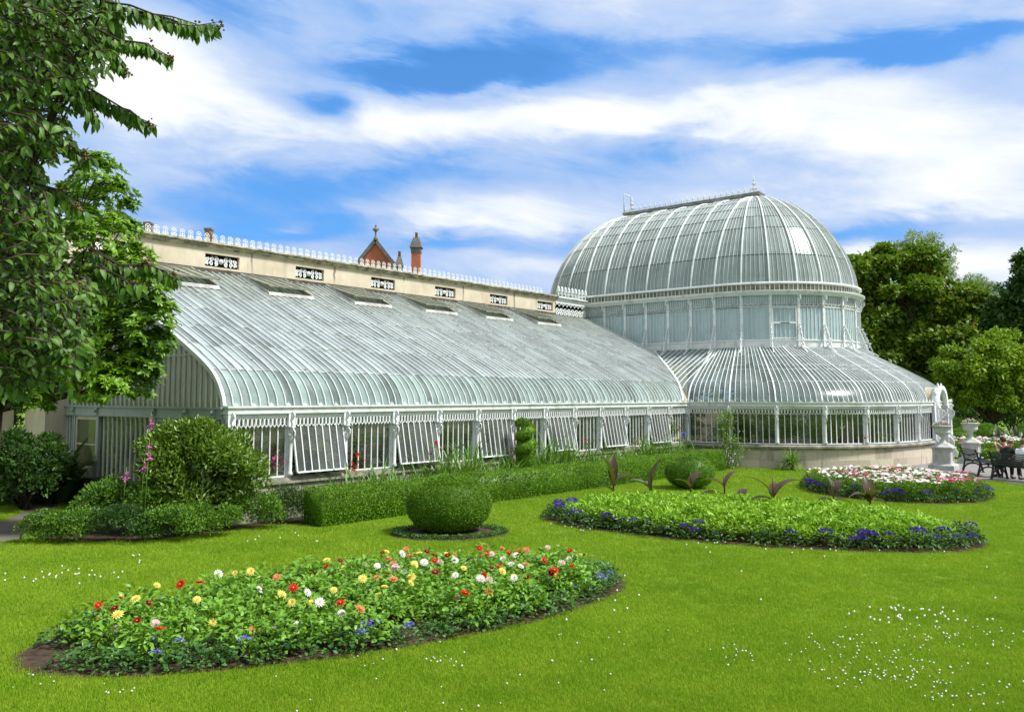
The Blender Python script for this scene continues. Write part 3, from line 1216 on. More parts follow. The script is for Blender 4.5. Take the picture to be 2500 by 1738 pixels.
def stay_mb():
    b = MB()
    for x0 in (.35, 1.2):
        b.tube([(x0, 5.78, prof(5.78) + .10), (x0 + .02, 5.72, prof(5.74) + .2), (x0, 5.77, prof(5.74) + .28)], .013, 5)
    b.bar((.05, 5.83, prof(5.83) + .02), (1.5, 5.83, prof(5.83) + .02), .02, .02)
    return b

M['kerb'] = plain('faded_kerb_paint', (.50, .51, .48), .7, .3, .2, 3)
M['vent_frame'] = plain('lichened_frame', (.33, .33, .27), .8, .2, .3, 6, c2=(.16, .17, .12))
v0 = vent_mb().build('roof_vent', [M['glass_vent'], M['vent_frame']], GH)
kb = kerb_mb().build('kerb', M['kerb'], v0)
st = stay_mb().build('stay', M['iron'], v0)
for k in range(6):
    o = v0
    if k:
        o = link(v0.copy(), GH)
        link(kb.copy(), o)
        link(st.copy(), o)
    o.location = (1.63 + 3.24 * k, 0, 0)
    o['label'] = 'glazed roof ventilator propped open below the parapet'

# --- gable end of the wing (in the shade on the left)
def gable():
    b = MB()
    n = 33
    z0 = 2.34
    for k in range(n):
        va, vb = .2 + k * (VW - .2) / n, .2 + (k + 1) * (VW - .2) / n
        za_, zb_ = prof(va) - .04, prof(vb) - .04
        b.m = 0
        for h0, h1 in ((z0, 3.5), (3.5, 4.9), (4.9, 9)):
            a0, a1 = min(h0, za_), min(h1, za_)
            c0, c1 = min(h0, zb_), min(h1, zb_)
            if a1 - a0 < .02 and c1 - c0 < .02: continue
            b.quad((.02, vb - .002, c0), (.02, va + .002, a0), (.02, va + .002, a1), (.02, vb - .002, c1))
        b.m = 1
        b.box((-.012, vb - .009, z0), (.03, vb + .009, zb_))
    b.m = 1
    for h in (3.5, 4.9):
        vv = next(v for v in np.arange(.2, 7.4, .02) if prof(v) > h + .03)
        b.bar((.0, vv, h), (.0, VW, h), .03, .02)
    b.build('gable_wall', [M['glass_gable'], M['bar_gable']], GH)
    b = MB()
    b.box((-.06, .16, 2.15), (.08, VW, 2.34))
    b.box((-.10, .10, 2.34), (.10, VW, 2.375))
    b.box((-.08, .14, 2.13), (.08, VW, 2.15))
    for v in (.42, 1.5, 2.85, 5.62, 6.9):
        b.box((-.10, v - .05, 2.16), (-.06, v + .05, 2.33))
        b.ball((-.11, v, 2.26), .045, 8, 6)
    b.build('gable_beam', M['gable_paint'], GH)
    # vertical panels below the beam
    def fill(v0, v1, n, zb):
        b = MB()
        for k in range(n):
            a, c = v0 + k * (v1 - v0) / n, v0 + (k + 1) * (v1 - v0) / n
            b.m = 0
            b.quad((.02, c - .002, zb), (.02, a + .002, zb), (.02, a + .002, 2.13), (.02, c - .002, 2.13))
            b.m = 1
            b.box((-.012, c - .010, zb), (.03, c + .010, 2.13))
        b.box((-.03, v0, zb - .05), (.05, v1, zb))
        b.build('gable_window', [M['glass_gable'], M['bar_gable']], GH)
    fill(2.90, 5.58, 12, .55)
    fill(.16, 1.48, 6, .55)
    fill(6.92, VW, 3, .55)
    for v0_, v1_ in ((2.9, 5.58), (.0, 1.48), (6.92, VW)):
        b = MB()
        b.box((-.08, v0_, 0), (.10, v1_, .50))
        b.build('gable_footing', M['stone'], GH)
    b = MB()
    for v in (5.60, 6.88, 2.86, 1.5, .12):
        b.box((-.05, v - .04, .0), (.07, v + .04, 2.13))
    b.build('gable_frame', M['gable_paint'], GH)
    for va, vb, lab in ((5.64, 6.84, 'cream half-glazed door under the leaves'), (1.54, 2.82, 'grey framed glazed door behind the shrub')):
        b = MB()
        w = vb - va
        b.m = 1
        b.box((-.03, va, .08), (.02, va + .09, 2.12))
        b.box((-.03, vb - .09, .08), (.02, vb, 2.12))
        b.box((-.03, va + .09, 2.03), (.02, vb - .09, 2.12))
        b.box((-.03, va + .09, .08), (.02, vb - .09, .20))
        b.box((-.03, va + .09, .78), (.02, vb - .09, .88))
        b.box((-.03, va + .09, 1.40), (.02, vb - .09, 1.44))
        b.box((-.015, va + .09, .20), (.01, vb - .09, .78))
        b.box((-.022, va + .09, .47), (.0, vb - .09, .50))
        b.m = 0
        b.quad((-.002, vb - .09, .88), (-.002, va + .09, .88), (-.002, va + .09, 1.40), (-.002, vb - .09, 1.40))
        b.quad((-.002, vb - .09, 1.44), (-.002, va + .09, 1.44), (-.002, va + .09, 2.03), (-.002, vb - .09, 2.03))
        d = b.build('door', [M['glass_gable'], M['cream_door'] if va > 5 else M['gable_paint']], GH)
        d['label'] = lab
        b = MB()
        b.tube([(-.04, va + .05, 1.0), (-.08, va + .05, 1.0), (-.08, va + .15, 1.0)], .012, 6)
        b.build('handle', M['iron'], d)

M['cream_door'] = plain('cream_door_paint', (.56, .52, .36), .5, .4, .15, 3)
gable()

# --- pierced link between wall end and drum
def lattice():
    b = MB()
    u0, u1 = UE + .02, 23.72
    n = 8
    p = (u1 - u0) / n
    for k in range(n):
        cx = u0 + (k + .5) * p
        b.tube(ring((cx, VW, 6.50), p * .46, 'y', 16), .022, 5, True)
        for t in (45, 135, 225, 315):
            b.bar((cx, VW, 6.50), (cx + p * .40 * math.cos(R(t)), VW, 6.50 + p * .40 * math.sin(R(t))), .05, .02, (0, 1, 0))
        a = [(cx + p * .48 * math.cos(R(t)), VW, 6.72 + p * .42 * math.sin(R(t))) for t in range(0, 181, 20)]
        b.tube(a, .016, 5)
    b.box((u0, VW - .03, 6.31), (u1, VW + .05, 6.36))
    b.box((u0, VW - .02, 6.88), (u1, VW + .10, 7.0))
    b.build('lattice_link', M['white'], GH)
    b = MB()
    for z0, z1, pr in ((7.0, 7.07, .06), (7.07, 7.12, .10), (7.12, 7.16, .14)):
        b.box((u0 + .10, VW - pr, z0), (u1 + .02, VW + .5 + pr, z1))
    b.build('link_cornice', M['white_old'], GH)
    b = MB()
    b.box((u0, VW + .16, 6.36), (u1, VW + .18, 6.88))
    b.build('link_backing', M['dark'], GH)  # dark sheet painted in for the unlit space behind the lattice
    b = MB()
    b.bar((u0 + .2, VW, 7.20), (u1, VW, 7.20), .03, .02)
    b.bar((u0 + .2, VW, 7.34), (u1, VW, 7.34), .03, .02)
    for k in range(9):
        x0 = u0 + .25 + k * .275
        b.bar((x0, VW, 7.16), (x0, VW, 7.34), .03, .03, (0, 1, 0))
        b.lathe([(.02, 7.34), (.06, 7.42), (.075, 7.50), (.05, 7.56), (.07, 7.60), (.01, 7.68)], 8, (x0, VW, 0))
    b.build('link_cresting', M['white'], GH)

lattice()
# ------------------------------------------------------------------ rotunda
def plan(r, w):
    """stadium plan, w in bays from the far end of the left straight side round the front"""
    w = w % 36
    if w < 6:
        return U1 - r, V2 - (V2 - V1) * w / 6
    if w < 18:
        a = R(180 + 15 * (w - 6))
        return U1 + r * math.cos(a), V1 + r * math.sin(a)
    if w < 24:
        return U1 + r, V1 + (V2 - V1) * (w - 18) / 6
    a = R(15 * (w - 24))
    return U1 + r * math.cos(a), V2 + r * math.sin(a)


def outn(w):
    w = w % 36
    if w < 6: return Vector((-1, 0, 0))
    if w < 18:
        a = R(180 + 15 * (w - 6))
    elif w < 24: return Vector((1, 0, 0))
    else: a = R(15 * (w - 24))
    return Vector((math.cos(a), math.sin(a), 0))


def band(b, prof_, w0=0, w1=36, n=144, closed=True):
    """closed (r, z) section carried round the plan"""
    k = len(prof_)
    vs, fs = [], []
    N_ = n
    for i in range(N_):
        w = w0 + (w1 - w0) * i / N_
        for r, z in prof_:
            u, v = plan(r, w)
            vs.append((u, v, z))
    for i in range(N_):
        j = (i + 1) % N_
        for q in range(k):
            fs.append((i * k + q, j * k + q, j * k + (q + 1) % k, i * k + (q + 1) % k))
    b.add(vs, fs)

# dome profile: radius and height against a parameter
DP, DZ0, DZ1, DR0, DR1 = 1.70, 7.36, 12.02, 4.40, .20
def dome(q):
    ph = q * PI / 2
    return DR1 + (DR0 - DR1) * math.cos(ph) ** (2 / DP), DZ0 + (DZ1 - DZ0) * math.sin(ph) ** (2 / DP)

DQ = [0, .10, .22, .32, .42, .52, .62, .72, .82, .91, 1.0]
DQ = [q ** 1.0 for q in DQ]
DROWS = [0, 2, 4, 5, 6, 7, 8, 10]


def build_dome():
    b = MB()
    NS = 6
    for bay in range(36):
        for s in range(NS):
            wa, wb = bay + s / NS, bay + (s + 1) / NS
            for r0, r1 in zip(DROWS, DROWS[1:]):
                vs, fs = [], []
                t = random.gauss(0, .004)
                for i in range(r0, r1 + 1):
                    r, z = dome(DQ[i])
                    ua, va = plan(r, wa)
                    ub, vb = plan(r, wb)
                    if wb == 36: ub, vb = plan(r, 0)
                    vs += [(ua, va, z), (ub, vb, z)]
                for i in range(r1 - r0):
                    fs.append((2 * i, 2 * i + 1, 2 * i + 3, 2 * i + 2))
                b.m = 0
                b.add(vs, fs, True)
            if s:
                pts, ups = [], []
                top = 10 if s % 2 == 0 or not (6 <= bay < 18 or bay >= 24) else 9
                for i in range(top + 1):
                    r, z = dome(DQ[i])
                    u, v = plan(r + .01, wa)
                    pts.append((u, v, z))
                    ups.append(outn(wa) + Vector((0, 0, .4 + i * .1)))
                b.m = 1
                b.sweep(pts, .014, .03, ups)
    o = b.build('dome', [M['glass_dome'], M['white_old']], GH)
    b = MB()
    for r0 in DROWS[1:-1]:
        r, z = dome(DQ[r0])
        b2 = [(r - .02, z - .02), (r + .012, z - .02), (r + .012, z + .015), (r - .02, z + .015)]
        band(b, b2)
    M['lap'] = plain('dark_lap_line', (.12, .145, .13), .7, .3, .3, 3)
    b.build('lap_band', M['lap'], o)
    for w in range(36):
        b = MB()
        pts, ups = [], []
        for i in range(11):
            for f in ((0, .5) if i < 10 else (0,)):
                q = DQ[i] + (DQ[min(i + 1, 10)] - DQ[i]) * f
                r, z = dome(q)
                u, v = plan(r + .03, w)
                pts.append((u, v, z))
                ups.append(outn(w) * max(.15, 1 - q) + Vector((0, 0, q)))
        b.sweep(pts, .055, .09, ups)
        b.build('rib', M['white'], o)
    return o

build_dome()

# ridge walk on top
b = MB()
yv0, yv1 = V1 - .42, V2 + .42
b.box((U1 - .20, yv0 + .25, 11.98), (U1 + .20, yv1 - .25, 12.14))
b.m = 1
b.box((U1 - .36, yv0, 12.22), (U1 + .36, yv1, 12.27))
b.box((U1 - .32, yv0 + .04, 12.14), (U1 + .32, yv1 - .04, 12.22))
M['walk'] = plain('grey_painted_edge', (.40, .40, .38), .7, .3, .25, 3)
rw = b.build('ridge_walk', [M['white_old'], M['walk']], GH)
b = MB()
for k in range(30):                            # pierced apron below the walk
    for s in (-1, 1):
        y = yv0 + .45 + k * .24
        b.tube([(U1 + s * .24, y + .1 * math.cos(R(t)), 12.02 + .09 * math.sin(R(t))) for t in range(0, 181, 30)], .012, 5)
for s in (-1, 1):
    for y in (2.0, 5.4):
        b.box((U1 + s * .30 - .02, y - .1, 12.02), (U1 + s * .30 + .02, y + .75, 12.12))
b.build('pierced_band', M['white'], rw)
b = MB()
for s in (-1, 1):
    b.tube([(U1 + s * .30, yv0 + .1, 12.37), (U1 + s * .30, yv1 - .1, 12.37)], .012, 5)
    for k in range(25):
        y = yv0 + .15 + k * (yv1 - yv0 - .3) / 24
        b.lathe([(.012, 12.27), (.012, 12.37), (.04, 12.40), (.012, 12.44), (.03, 12.47), (.004, 12.54)], 6, (U1 + s * .30, y, 0))
        if k < 24:
            y2 = y + (yv1 - yv0 - .3) / 24
            b.bar((U1 + s * .30, y, 12.28), (U1 + s * .30, y2, 12.37), .01, .01)
b.build('ridge_cresting', M['white'], rw)
b = MB()
b.lathe([(.07, 0), (.09, .05), (.035, .10), (.03, .18), (.10, .25), (.03, .32), (.025, .40), (.085, .48), (.025, .55), (.02, .62), (.055, .68), (.012, .74), (.004, .90)], 10)
for t in range(4):
    for h, r_ in ((.25, .13), (.48, .11)):
        q = spiral(r_ * .7, h, r_ * .45, .012, R(180), 1.1, 10)
        b.tube([(x_ * math.cos(t * PI / 2), x_ * math.sin(t * PI / 2), z_) for x_, z_ in q], .014, 5)
f0 = b.build('finial', M['white_old'], rw)
f0.location = (U1, V1, 12.27)
f1 = link(f0.copy(), rw)
f1.location = (U1, V2, 12.27)
b = MB()
b.tube([(U1 - .34, V2 + .30, 12.25), (U1 - .34, V2 + .30, 13.22), (U1 - .30, V2 + .30, 13.27), (U1 + .30, V2 + .30, 13.27), (U1 + .34, V2 + .30, 13.22), (U1 + .34, V2 + .30, 12.25)], .028, 6)
b.build('ladder_hoop', M['white_old'], rw)

# ring at the foot of the dome, slatted strip and drum cornice
b = MB()
band(b, [(4.38, 7.33), (4.60, 7.33), (4.62, 7.37), (4.60, 7.42), (4.44, 7.43)])
b.build('dome_ring', M['white'], GH)
b = MB()
band(b, [(4.40, 7.06), (4.44, 7.06), (4.46, 7.33), (4.40, 7.33)])
b.m = 1
for w in np.arange(0, 36, 1 / 6):
    u, v = plan(4.47, w)
    b.bar((u, v, 7.06), (u, v, 7.33), .035 if (w % 1) else .06, .03, outn(w))
b.build('slatted_strip', [M['ledge'], M['white_old']], GH)
b = MB()
band(b, [(4.40, 6.86), (4.62, 6.86), (4.64, 6.93), (4.70, 6.95), (4.74, 7.02), (4.74, 7.06), (4.40, 7.08)])
b.build('drum_cornice', M['white_old'], GH)

# drum: windows, frieze, posts with brackets and scrolls
ZB, ZW0, ZW1, ZC = 4.66, 4.97, 6.38, 6.86
b = MB()
band(b, [(4.42, ZB - .1), (4.50, ZB - .1), (4.50, ZW0 - .03), (4.54, ZW0 - .03), (4.54, ZW0), (4.42, ZW0)])
b.build('drum_base', M['white'], GH)


def chord(pa, pb):
    a, c = Vector((*pa, 0)), Vector((*pb, 0))
    d = c - a
    return a, d.length, math.atan2(d.y, d.x)


def drum_frieze_mb(w):
    b = MB()
    n = 5 * 2
    p = w / n
    b.m = 1
    b.quad((0, .05, 0), (w, .05, 0), (w, .05, ZC - ZW1), (0, .05, ZC - ZW1))
    b.m = 0
    for k in range(n + 1):
        b.box((k * p - .012, -.01, .10), (k * p + .012, .02, ZC - ZW1))
    for k in range(5):
        c = (k + .5) * w / 5
        b.tube([(c + w / 10 * math.cos(R(t)), 0, .03 + w / 10 * math.sin(R(t))) for t in range(0, 181, 30)], .016, 5)
    b.box((0, -.02, -.025), (w, .03, .025))
    return b


def drum_post_mb():
    b = MB()
    b.box((-.055, -.03, ZB - .05), (.055, .06, ZC))
    b.box((-.07, -.045, ZW1 - .02), (.07, .0, ZW1 + .03))
    return b


def cons_mb():
    b = MB()
    q = spiral(-.14, ZC - .09, .085, .015, R(90), -1.3)
    b.sweep([(0, y, z) for y, z in q], .05, .026, (1, 0, 0))
    b.sweep([(0, -.20, ZC - .02), (0, -.21, ZC - .16), (0, -.10, ZC - .28), (0, -.045, ZC - .46)], .05, .026, (1, 0, 0))
    return b


def scroll_mb():
    b = MB()
    for cy, cz, r0, a0, tr in ((-.24, 4.86, .16, 60, 1.6), (-.17, 5.19, .11, 250, -1.5), (-.11, 5.42, .075, 60, 1.4)):
        b.sweep([(0, y, z) for y, z in spiral(cy, cz, r0, .02, R(a0), tr, 22)], .05, .030, (1, 0, 0))
    b.sweep([(0, -.48, 4.60), (0, -.42, 4.74), (0, -.34, 4.98), (0, -.27, 5.08), (0, -.25, 5.22), (0, -.18, 5.32), (0, -.14, 5.48), (0, -.06, 5.58), (0, -.09, 5.66)], .05, .035, (1, 0, 0))
    b.sweep([(0, -.02, 4.66), (0, -.2, 4.70), (0, -.45, 4.56), (0, -.72, 4.40)], .06, .04, (1, 0, 0))
    for y, z in ((-.30, 5.10), (-.20, 5.36), (-.10, 5.60), (-.40, 4.95)):
        b.ball((0, y, z), .035, 6, 5)
    return b

wst = (V2 - V1) / 6
wcv = 2 * RD * math.sin(R(7.5))
d_win = {}
for key, w in (('s', wst), ('c', wcv)):
    d_win[key] = (window_mb(w - .10, ZW1 - ZW0 - .06, 6, .022), drum_frieze_mb(w - .10))
objs = {}
dp0 = drum_post_mb().build('drum_post', M['white'], GH)
dc0 = cons_mb().build('bracket', M['white'], dp0)
ds0 = scroll_mb().build('scroll', M['white'], dp0)
for bay in range(36):
    key = 's' if (bay < 6 or 18 <= bay < 24) else 'c'
    a, ln, ang = chord(plan(RD, bay), plan(RD, bay + 1) if bay < 35 else plan(RD, 0))
    d = Vector((math.cos(ang), math.sin(ang), 0))
    if key not in objs:
        w_ = d_win[key][0].build('drum_window', [M['glass_drum'], M['white_old']], GH)
        f_ = d_win[key][1].build('drum_frieze', [M['white_old'], M['glass_drum']], GH)
        objs[key] = (w_, f_)
    else:
        w_, f_ = link(objs[key][0].copy(), GH), link(objs[key][1].copy(), GH)
    p = a + d * .05
    w_.location = (p.x, p.y, ZW1 - .03)
    w_.rotation_euler = (0, 0, ang)
    f_.location = (p.x, p.y, ZW1)
    f_.rotation_euler = (0, 0, ang)
    if bay == 8:                               # the bay with a little door in it
        b = MB()
        b.m = 1
        b.box((.0, -.045, -1.33), (.05, -.02, .0)); b.box((.98, -.045, -1.33), (1.03, -.02, .0))
        b.box((.05, -.045, -.04), (.98, -.02, .0)); b.box((.05, -.045, -.70), (.98, -.02, -.62)); b.box((.05, -.045, -1.33), (.98, -.02, -1.28))
        b.m = 0
        b.box((.35, -.055, -.68), (.72, -.046, -.65))
        h_ = b.build('hatch', [M['dark'], M['white']], w_)
    o = dp0
    if bay:
        o = link(dp0.copy(), GH)
        link(dc0.copy(), o)
        link(ds0.copy(), o)
    q = plan(RD, bay)
    n_ = outn(bay)
    o.location = (q[0], q[1], 0)
    o.rotation_euler = (0, 0, math.atan2(n_.y, n_.x) + PI / 2)

# lower skirt: plan curve
AA, AB, AN = 8.65, 6.85, 2.6
_d = []
for i in range(801):
    th = PI * i / 800
    c, s = math.cos(th), math.sin(th)
    _d.append((U1 - AA * (1 if c >= 0 else -1) * abs(c) ** (2 / AN), -AB * abs(s) ** (2 / AN)))
_s = [0]
for p, q in zip(_d, _d[1:]):
    _s.append(_s[-1] + math.hypot(q[0] - p[0], q[1] - p[1]))
LT = _s[-1]


def low(s, off=0.0):
    s = min(max(s, 0), LT)
    i = min(int(np.searchsorted(_s, s, 'right')) - 1, 799)
    f = (s - _s[i]) / max(1e-9, _s[i + 1] - _s[i])
    p, q = _d[i], _d[i + 1]
    i0, i1 = max(0, i - 3), min(800, i + 4)
    t = Vector((_d[i1][0] - _d[i0][0], _d[i1][1] - _d[i0][1]))
    t.normalize()
    return Vector((p[0] + (q[0] - p[0]) * f + t.y * off, p[1] + (q[1] - p[1]) * f - t.x * off, 0)), Vector((t.y, -t.x, 0))


def topp(s):
    a = PI + PI * s / LT
    return Vector((U1 + RD * 1.012 * math.cos(a), V1 + RD * 1.012 * math.sin(a), 0))

AS = [(v - .18) / 3.62 for v in (.18, .22, .31, .45, .6, .75, 1.0, 1.3, 1.65, 2.04, 2.92, 3.80)]
ZSC = (4.66 - 2.40) / (prof(3.80) - 2.40)
def az_(x): return 2.40 + (prof(.18 + x * 3.62) - 2.40) * ZSC


def apt(B, Tp, x, lift=0.0):
    B2 = B + (Tp - B).normalized() * 0.16
    p = B2 + (Tp - B2) * x
    p.z = az_(x) + lift
    return p

PORCH = .95
SB = (LT / 2 - PORCH) / 7                      # width of a lower bay


def apron():
    b = MB()
    bars = []
    # straight part behind the valley (left), then the fan, then the straight part on the right
    for k in range(14, 0, -1):
        v = V1 - .8 + k * .27
        v = .18 + k * .26
        bars.append((Vector((U1 - AA, v, 0)), Vector((U1 - RD * 1.012, max(v, V1 if v > V1 else v), 0)), min(.98, (v - .18) / 3.62)))
    nfan = int(round(LT / (SB / 8)))
    for k in range(nfan + 1):
        s = LT * k / nfan
        bars.append((low(s)[0], topp(s), 0.0))
    for k in range(1, 22):
        v = .18 + k * .26
        bars.append((Vector((U1 + AA, v, 0)), Vector((U1 + RD * 1.012, max(v, V1), 0)), 0.0))
    rows = [0, 5, 8, 9, 10, 11]
    for (B0, T0, x0), (B1, T1, x1) in zip(bars, bars[1:]):
        for r0, r1 in zip(rows, rows[1:]):
            vs, fs = [], []
            t = random.gauss(0, .006)
            if AS[r1] <= max(x0, x1): continue
            ii = list(range(r0, r1 + 1))
            for i in ii:
                vs += [apt(B0, T0, max(AS[i], x0), t if i == r1 else 0), apt(B1, T1, max(AS[i], x1), -t if i == r1 else 0)]
            for i in range(len(ii) - 1):
                fs.append((2 * i, 2 * i + 1, 2 * i + 3, 2 * i + 2))
            b.m = 0
            b.add(vs, fs, True)
    for n, (B, Tp, x0) in enumerate(bars):
        xs_ = [x0] + [x for x in AS if x > x0 + .02]
        pts = [apt(B, Tp, x, .012) for x in xs_]
        dirn = (Tp - B).normalized()
        ups = [(-dirn * (1.2 - x) + Vector((0, 0, .3 + x))) for x in xs_]
        b.m = 1
        big = 14 <= n <= 14 + nfan and (n - 14) % 8 == 0
        b.sweep(pts, .05 if big else .019, .055 if big else .038, ups)
    for r_, m_ in ((5, 1), (8, 1), (9, 1), (10, 1)):
        for (B0, T0, x0), (B1, T1, x1) in zip(bars, bars[1:]):
            if AS[r_] <= max(x0, x1): continue
            b.m = 1 if random.random() < .8 else 2
            b.bar(apt(B0, T0, AS[r_], .008), apt(B1, T1, AS[r_], .008), .02, .02)
    b.build('skirt_roof', [M['glass_apron'], M['white'], M['ledge']], GH)

apron()


def lowband(b, sec, s0=0, s1=None, n=120, base=0.0):
    s1 = LT if s1 is None else s1
    k = len(sec)
    vs, fs = [], []
    for i in range(n + 1):
        s = s0 + (s1 - s0) * i / n
        for off, z in sec:
            p, _ = low(s, off)
            vs.append((p.x, p.y, z))
    for i in range(n):
        for q in range(k):
            fs.append((i * k + q, (i + 1) * k + q, (i + 1) * k + (q + 1) % k, i * k + (q + 1) % k))
    fs += [tuple(range(k))[::-1], tuple(n * k + q for q in range(k))]
    b.add(vs, fs)

b = MB()
lowband(b, [(-.16, 2.24), (.085, 2.24), (.085, 2.285), (.055, 2.285), (.055, 2.365), (.10, 2.365), (.10, 2.40), (-.16, 2.40)])
lowband(b, [(-.14, 2.16), (.03, 2.16), (.03, 2.238), (-.14, 2.238)])
for k in range(int(LT / .40)):
    s = .2 + k * .40
    p, n_ = low(s, .07)
    t_ = Vector((-n_.y, n_.x, 0))
    pts = [p + t_ * x_ + Vector((0, 0, 2.40 + z_)) + n_ * o_ for o_ in (-.015, .015) for x_, z_ in ((-.05, 0), (.05, 0), (.06, .035), (.028, .045), (0, .085), (-.028, .045), (-.06, .035))]
    b.add(pts, [tuple(range(7))[::-1], tuple(range(7, 14))] + [(i, (i + 1) % 7, 7 + (i + 1) % 7, 7 + i) for i in range(7)])
b.build('rotunda_gutter', M['white_old'], GH)

# lower windows, friezes and posts of the rotunda
for side in (0, 1):
    for k in range(7):
        s0, s1 = k * SB, (k + 1) * SB
        if side:
            s0, s1 = LT - s1, LT - s0
        (p0, _), (p1, n1) = low(s0), low(s1)
        a, ln, ang = chord((p0.x, p0.y), (p1.x, p1.y))
        d = Vector((math.cos(ang), math.sin(ang), 0))
        inn = Vector((-math.sin(ang), math.cos(ang), 0))
        w_ = link(proto_w.copy(), GH)
        q = a + d * .065 + inn * .07
        w_.location = (q.x, q.y, WT)
        w_.rotation_euler = (0, 0, ang)
        w_.scale = ((ln - .13) / (BAY - .13), 1, 1)
        f_ = link(proto_f.copy(), GH)
        q = a + d * .055 - inn * .02
        f_.location = (q.x, q.y, 2.165)
        f_.rotation_euler = (0, 0, ang)
        f_.scale = ((ln - .11) / (BAY - .11), 1, 1)
        if not (side == 0 and k == 0):
            pn, nn = low(s0)
            post_at((pn.x, pn.y, 0), math.atan2(nn.y, nn.x) + PI / 2)
        else:
            post_at((p0.x - .02, p0.y - .02, 0), R(-45))

# stone base: two courses of blocks under a moulded sill
b = MB()
for z0, z1, o_ in ((-.05, .30, .10), (.305, .66, .05)):
    s = random.uniform(0, .4)
    while s < LT:
        w = random.uniform(.75, 1.25)
        e = min(LT, s + w - .008)
        j = random.uniform(-.006, .006)
        lowband(b, [(-.25, z0), (o_ + j, z0), (o_ + j, z1), (-.25, z1)], s, e, 5)
        s += w
b.build('base_wall', M['stone'], GH)
M['sill'] = plain('stained_sill_stone', (.40, .37, .31), .85, .2, .3, 3, .2, c2=(.17, .155, .125))
b = MB()
lowband(b, [(-.2, .665), (.07, .665), (.10, .72), (.17, .75), (.17, .81), (.10, .84), (-.2, .87)])
b.build('sill', M['sill'], GH)
b = MB()
lowband(b, [(-.15, .872), (.02, .872), (.02, .905), (-.15, .905)])
b.build('sill_rail', M['white'], GH)
b = MB()
pts = [low(LT * i / 60, -.3)[0] for i in range(61)]
b.add([(p.x, p.y, .05) for p in pts] + [(U1 + AA - .02, 9.2, .05), (23.95, 9.2, .05), (23.95, .6, .055), (U1 - AA + .3, .4, .05)], [tuple(range(65))])
b.build('rotunda_floor', M['soil'], GH)
b = MB()
b.box((23.9, 9.2, 0), (U1 + AA + .3, 9.6, 4.5))
b.box((U1 + AA, .05, 0), (U1 + AA + .3, 9.2, 2.36))
b.box((23.6, 7.96, 0), (23.9, 9.6, 4.6))
b.build('back_wall', M['stucco'], GH)

# porch at the front end
pc, pn = low(LT / 2)
b = MB()
NP, RI, RO = 20, .64, .86
def parch(r, y, zc_=2.20):
    return [(r * math.cos(PI - PI * i / NP), y, zc_ + r * math.sin(PI - PI * i / NP) * .98) for i in range(NP + 1)]
y0, y1 = -.24, .02
A, B_, C_, D_ = parch(RO, y0), parch(RI, y0), parch(RO, y1), parch(RI, y1)
vs = A + B_ + C_ + D_
n = NP + 1
fs = []
for i in range(NP):
    fs += [(i, i + 1, n + i + 1, n + i), (2 * n + i, 3 * n + i, 3 * n + i + 1, 2 * n + i + 1), (i, 2 * n + i, 2 * n + i + 1, i + 1), (n + i, n + i + 1, 3 * n + i + 1, 3 * n + i)]
b.add(vs, fs, True)
for s in (-1, 1):
    x0, x1 = sorted((s * RI, s * RO))
    b.box((x0, y0, .9), (x1, y1, 2.20))
    b.box((x0 - .03, y0 - .03, 2.14), (x1 + .03, y1, 2.235))
    q = spiral(s * .0, 0, .12, .02, R(90), -1.4, 16)
    b.sweep([(s * .75, y0 - .10 + y_, 1.98 + z_) for y_, z_ in q], .10, .03, (1, 0, 0))
    b.sweep([(s * .75, y0 - .21, 2.0), (s * .75, y0 - .18, 1.86), (s * .75, y0 - .02, 1.70)], .10, .03, (1, 0, 0))
    b.sweep([(s * .75, y0, .92), (s * .75, y0 - .14, .72), (s * .75, y0 - .10, .50), (s * .75, y0 - .26, .28), (s * .75, y0 - .2, .12)], .14, .07, (1, 0, 0))
    b.box((x0 + .02, y0 + .02, -.02), (x1 - .02, y1, .9))
for i in range(0, NP + 1, 4):
    p = A[i]
    b.lathe([(.06, 0), (.07, .04), (.03, .07), (.045, .11), (.005, .16)], 8, (p[0] * 1.0, (y0 + y1) / 2, p[2] - .01))
b.m = 1
E, E2 = parch(RO - .06, y1), parch(RO - .06, 1.6)
b.add(E + E2, [(i, n + i, n + i + 1, i + 1) for i in range(NP)], True)
E, E2 = parch(RI, y1), parch(RI, 1.6)
b.add(E + E2, [(i, i + 1, n + i + 1, n + i) for i in range(NP)], True)
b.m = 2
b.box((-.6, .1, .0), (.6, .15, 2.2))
po = b.build('porch', [M['white'], M['cream_door'], M['dark']], GH)
po.location = (pc.x, pc.y, 0)
# rainwater pipe by the porch
b = MB()
q, nn = low(LT / 2 - PORCH - .02, .14)
b.tube([(q.x, q.y, 2.24), (q.x, q.y, .9), (q.x + .02, q.y - .08, .75), (q.x + .02, q.y - .06, .1)], .035, 8)
b.build('rain_pipe', M['white'], GH)
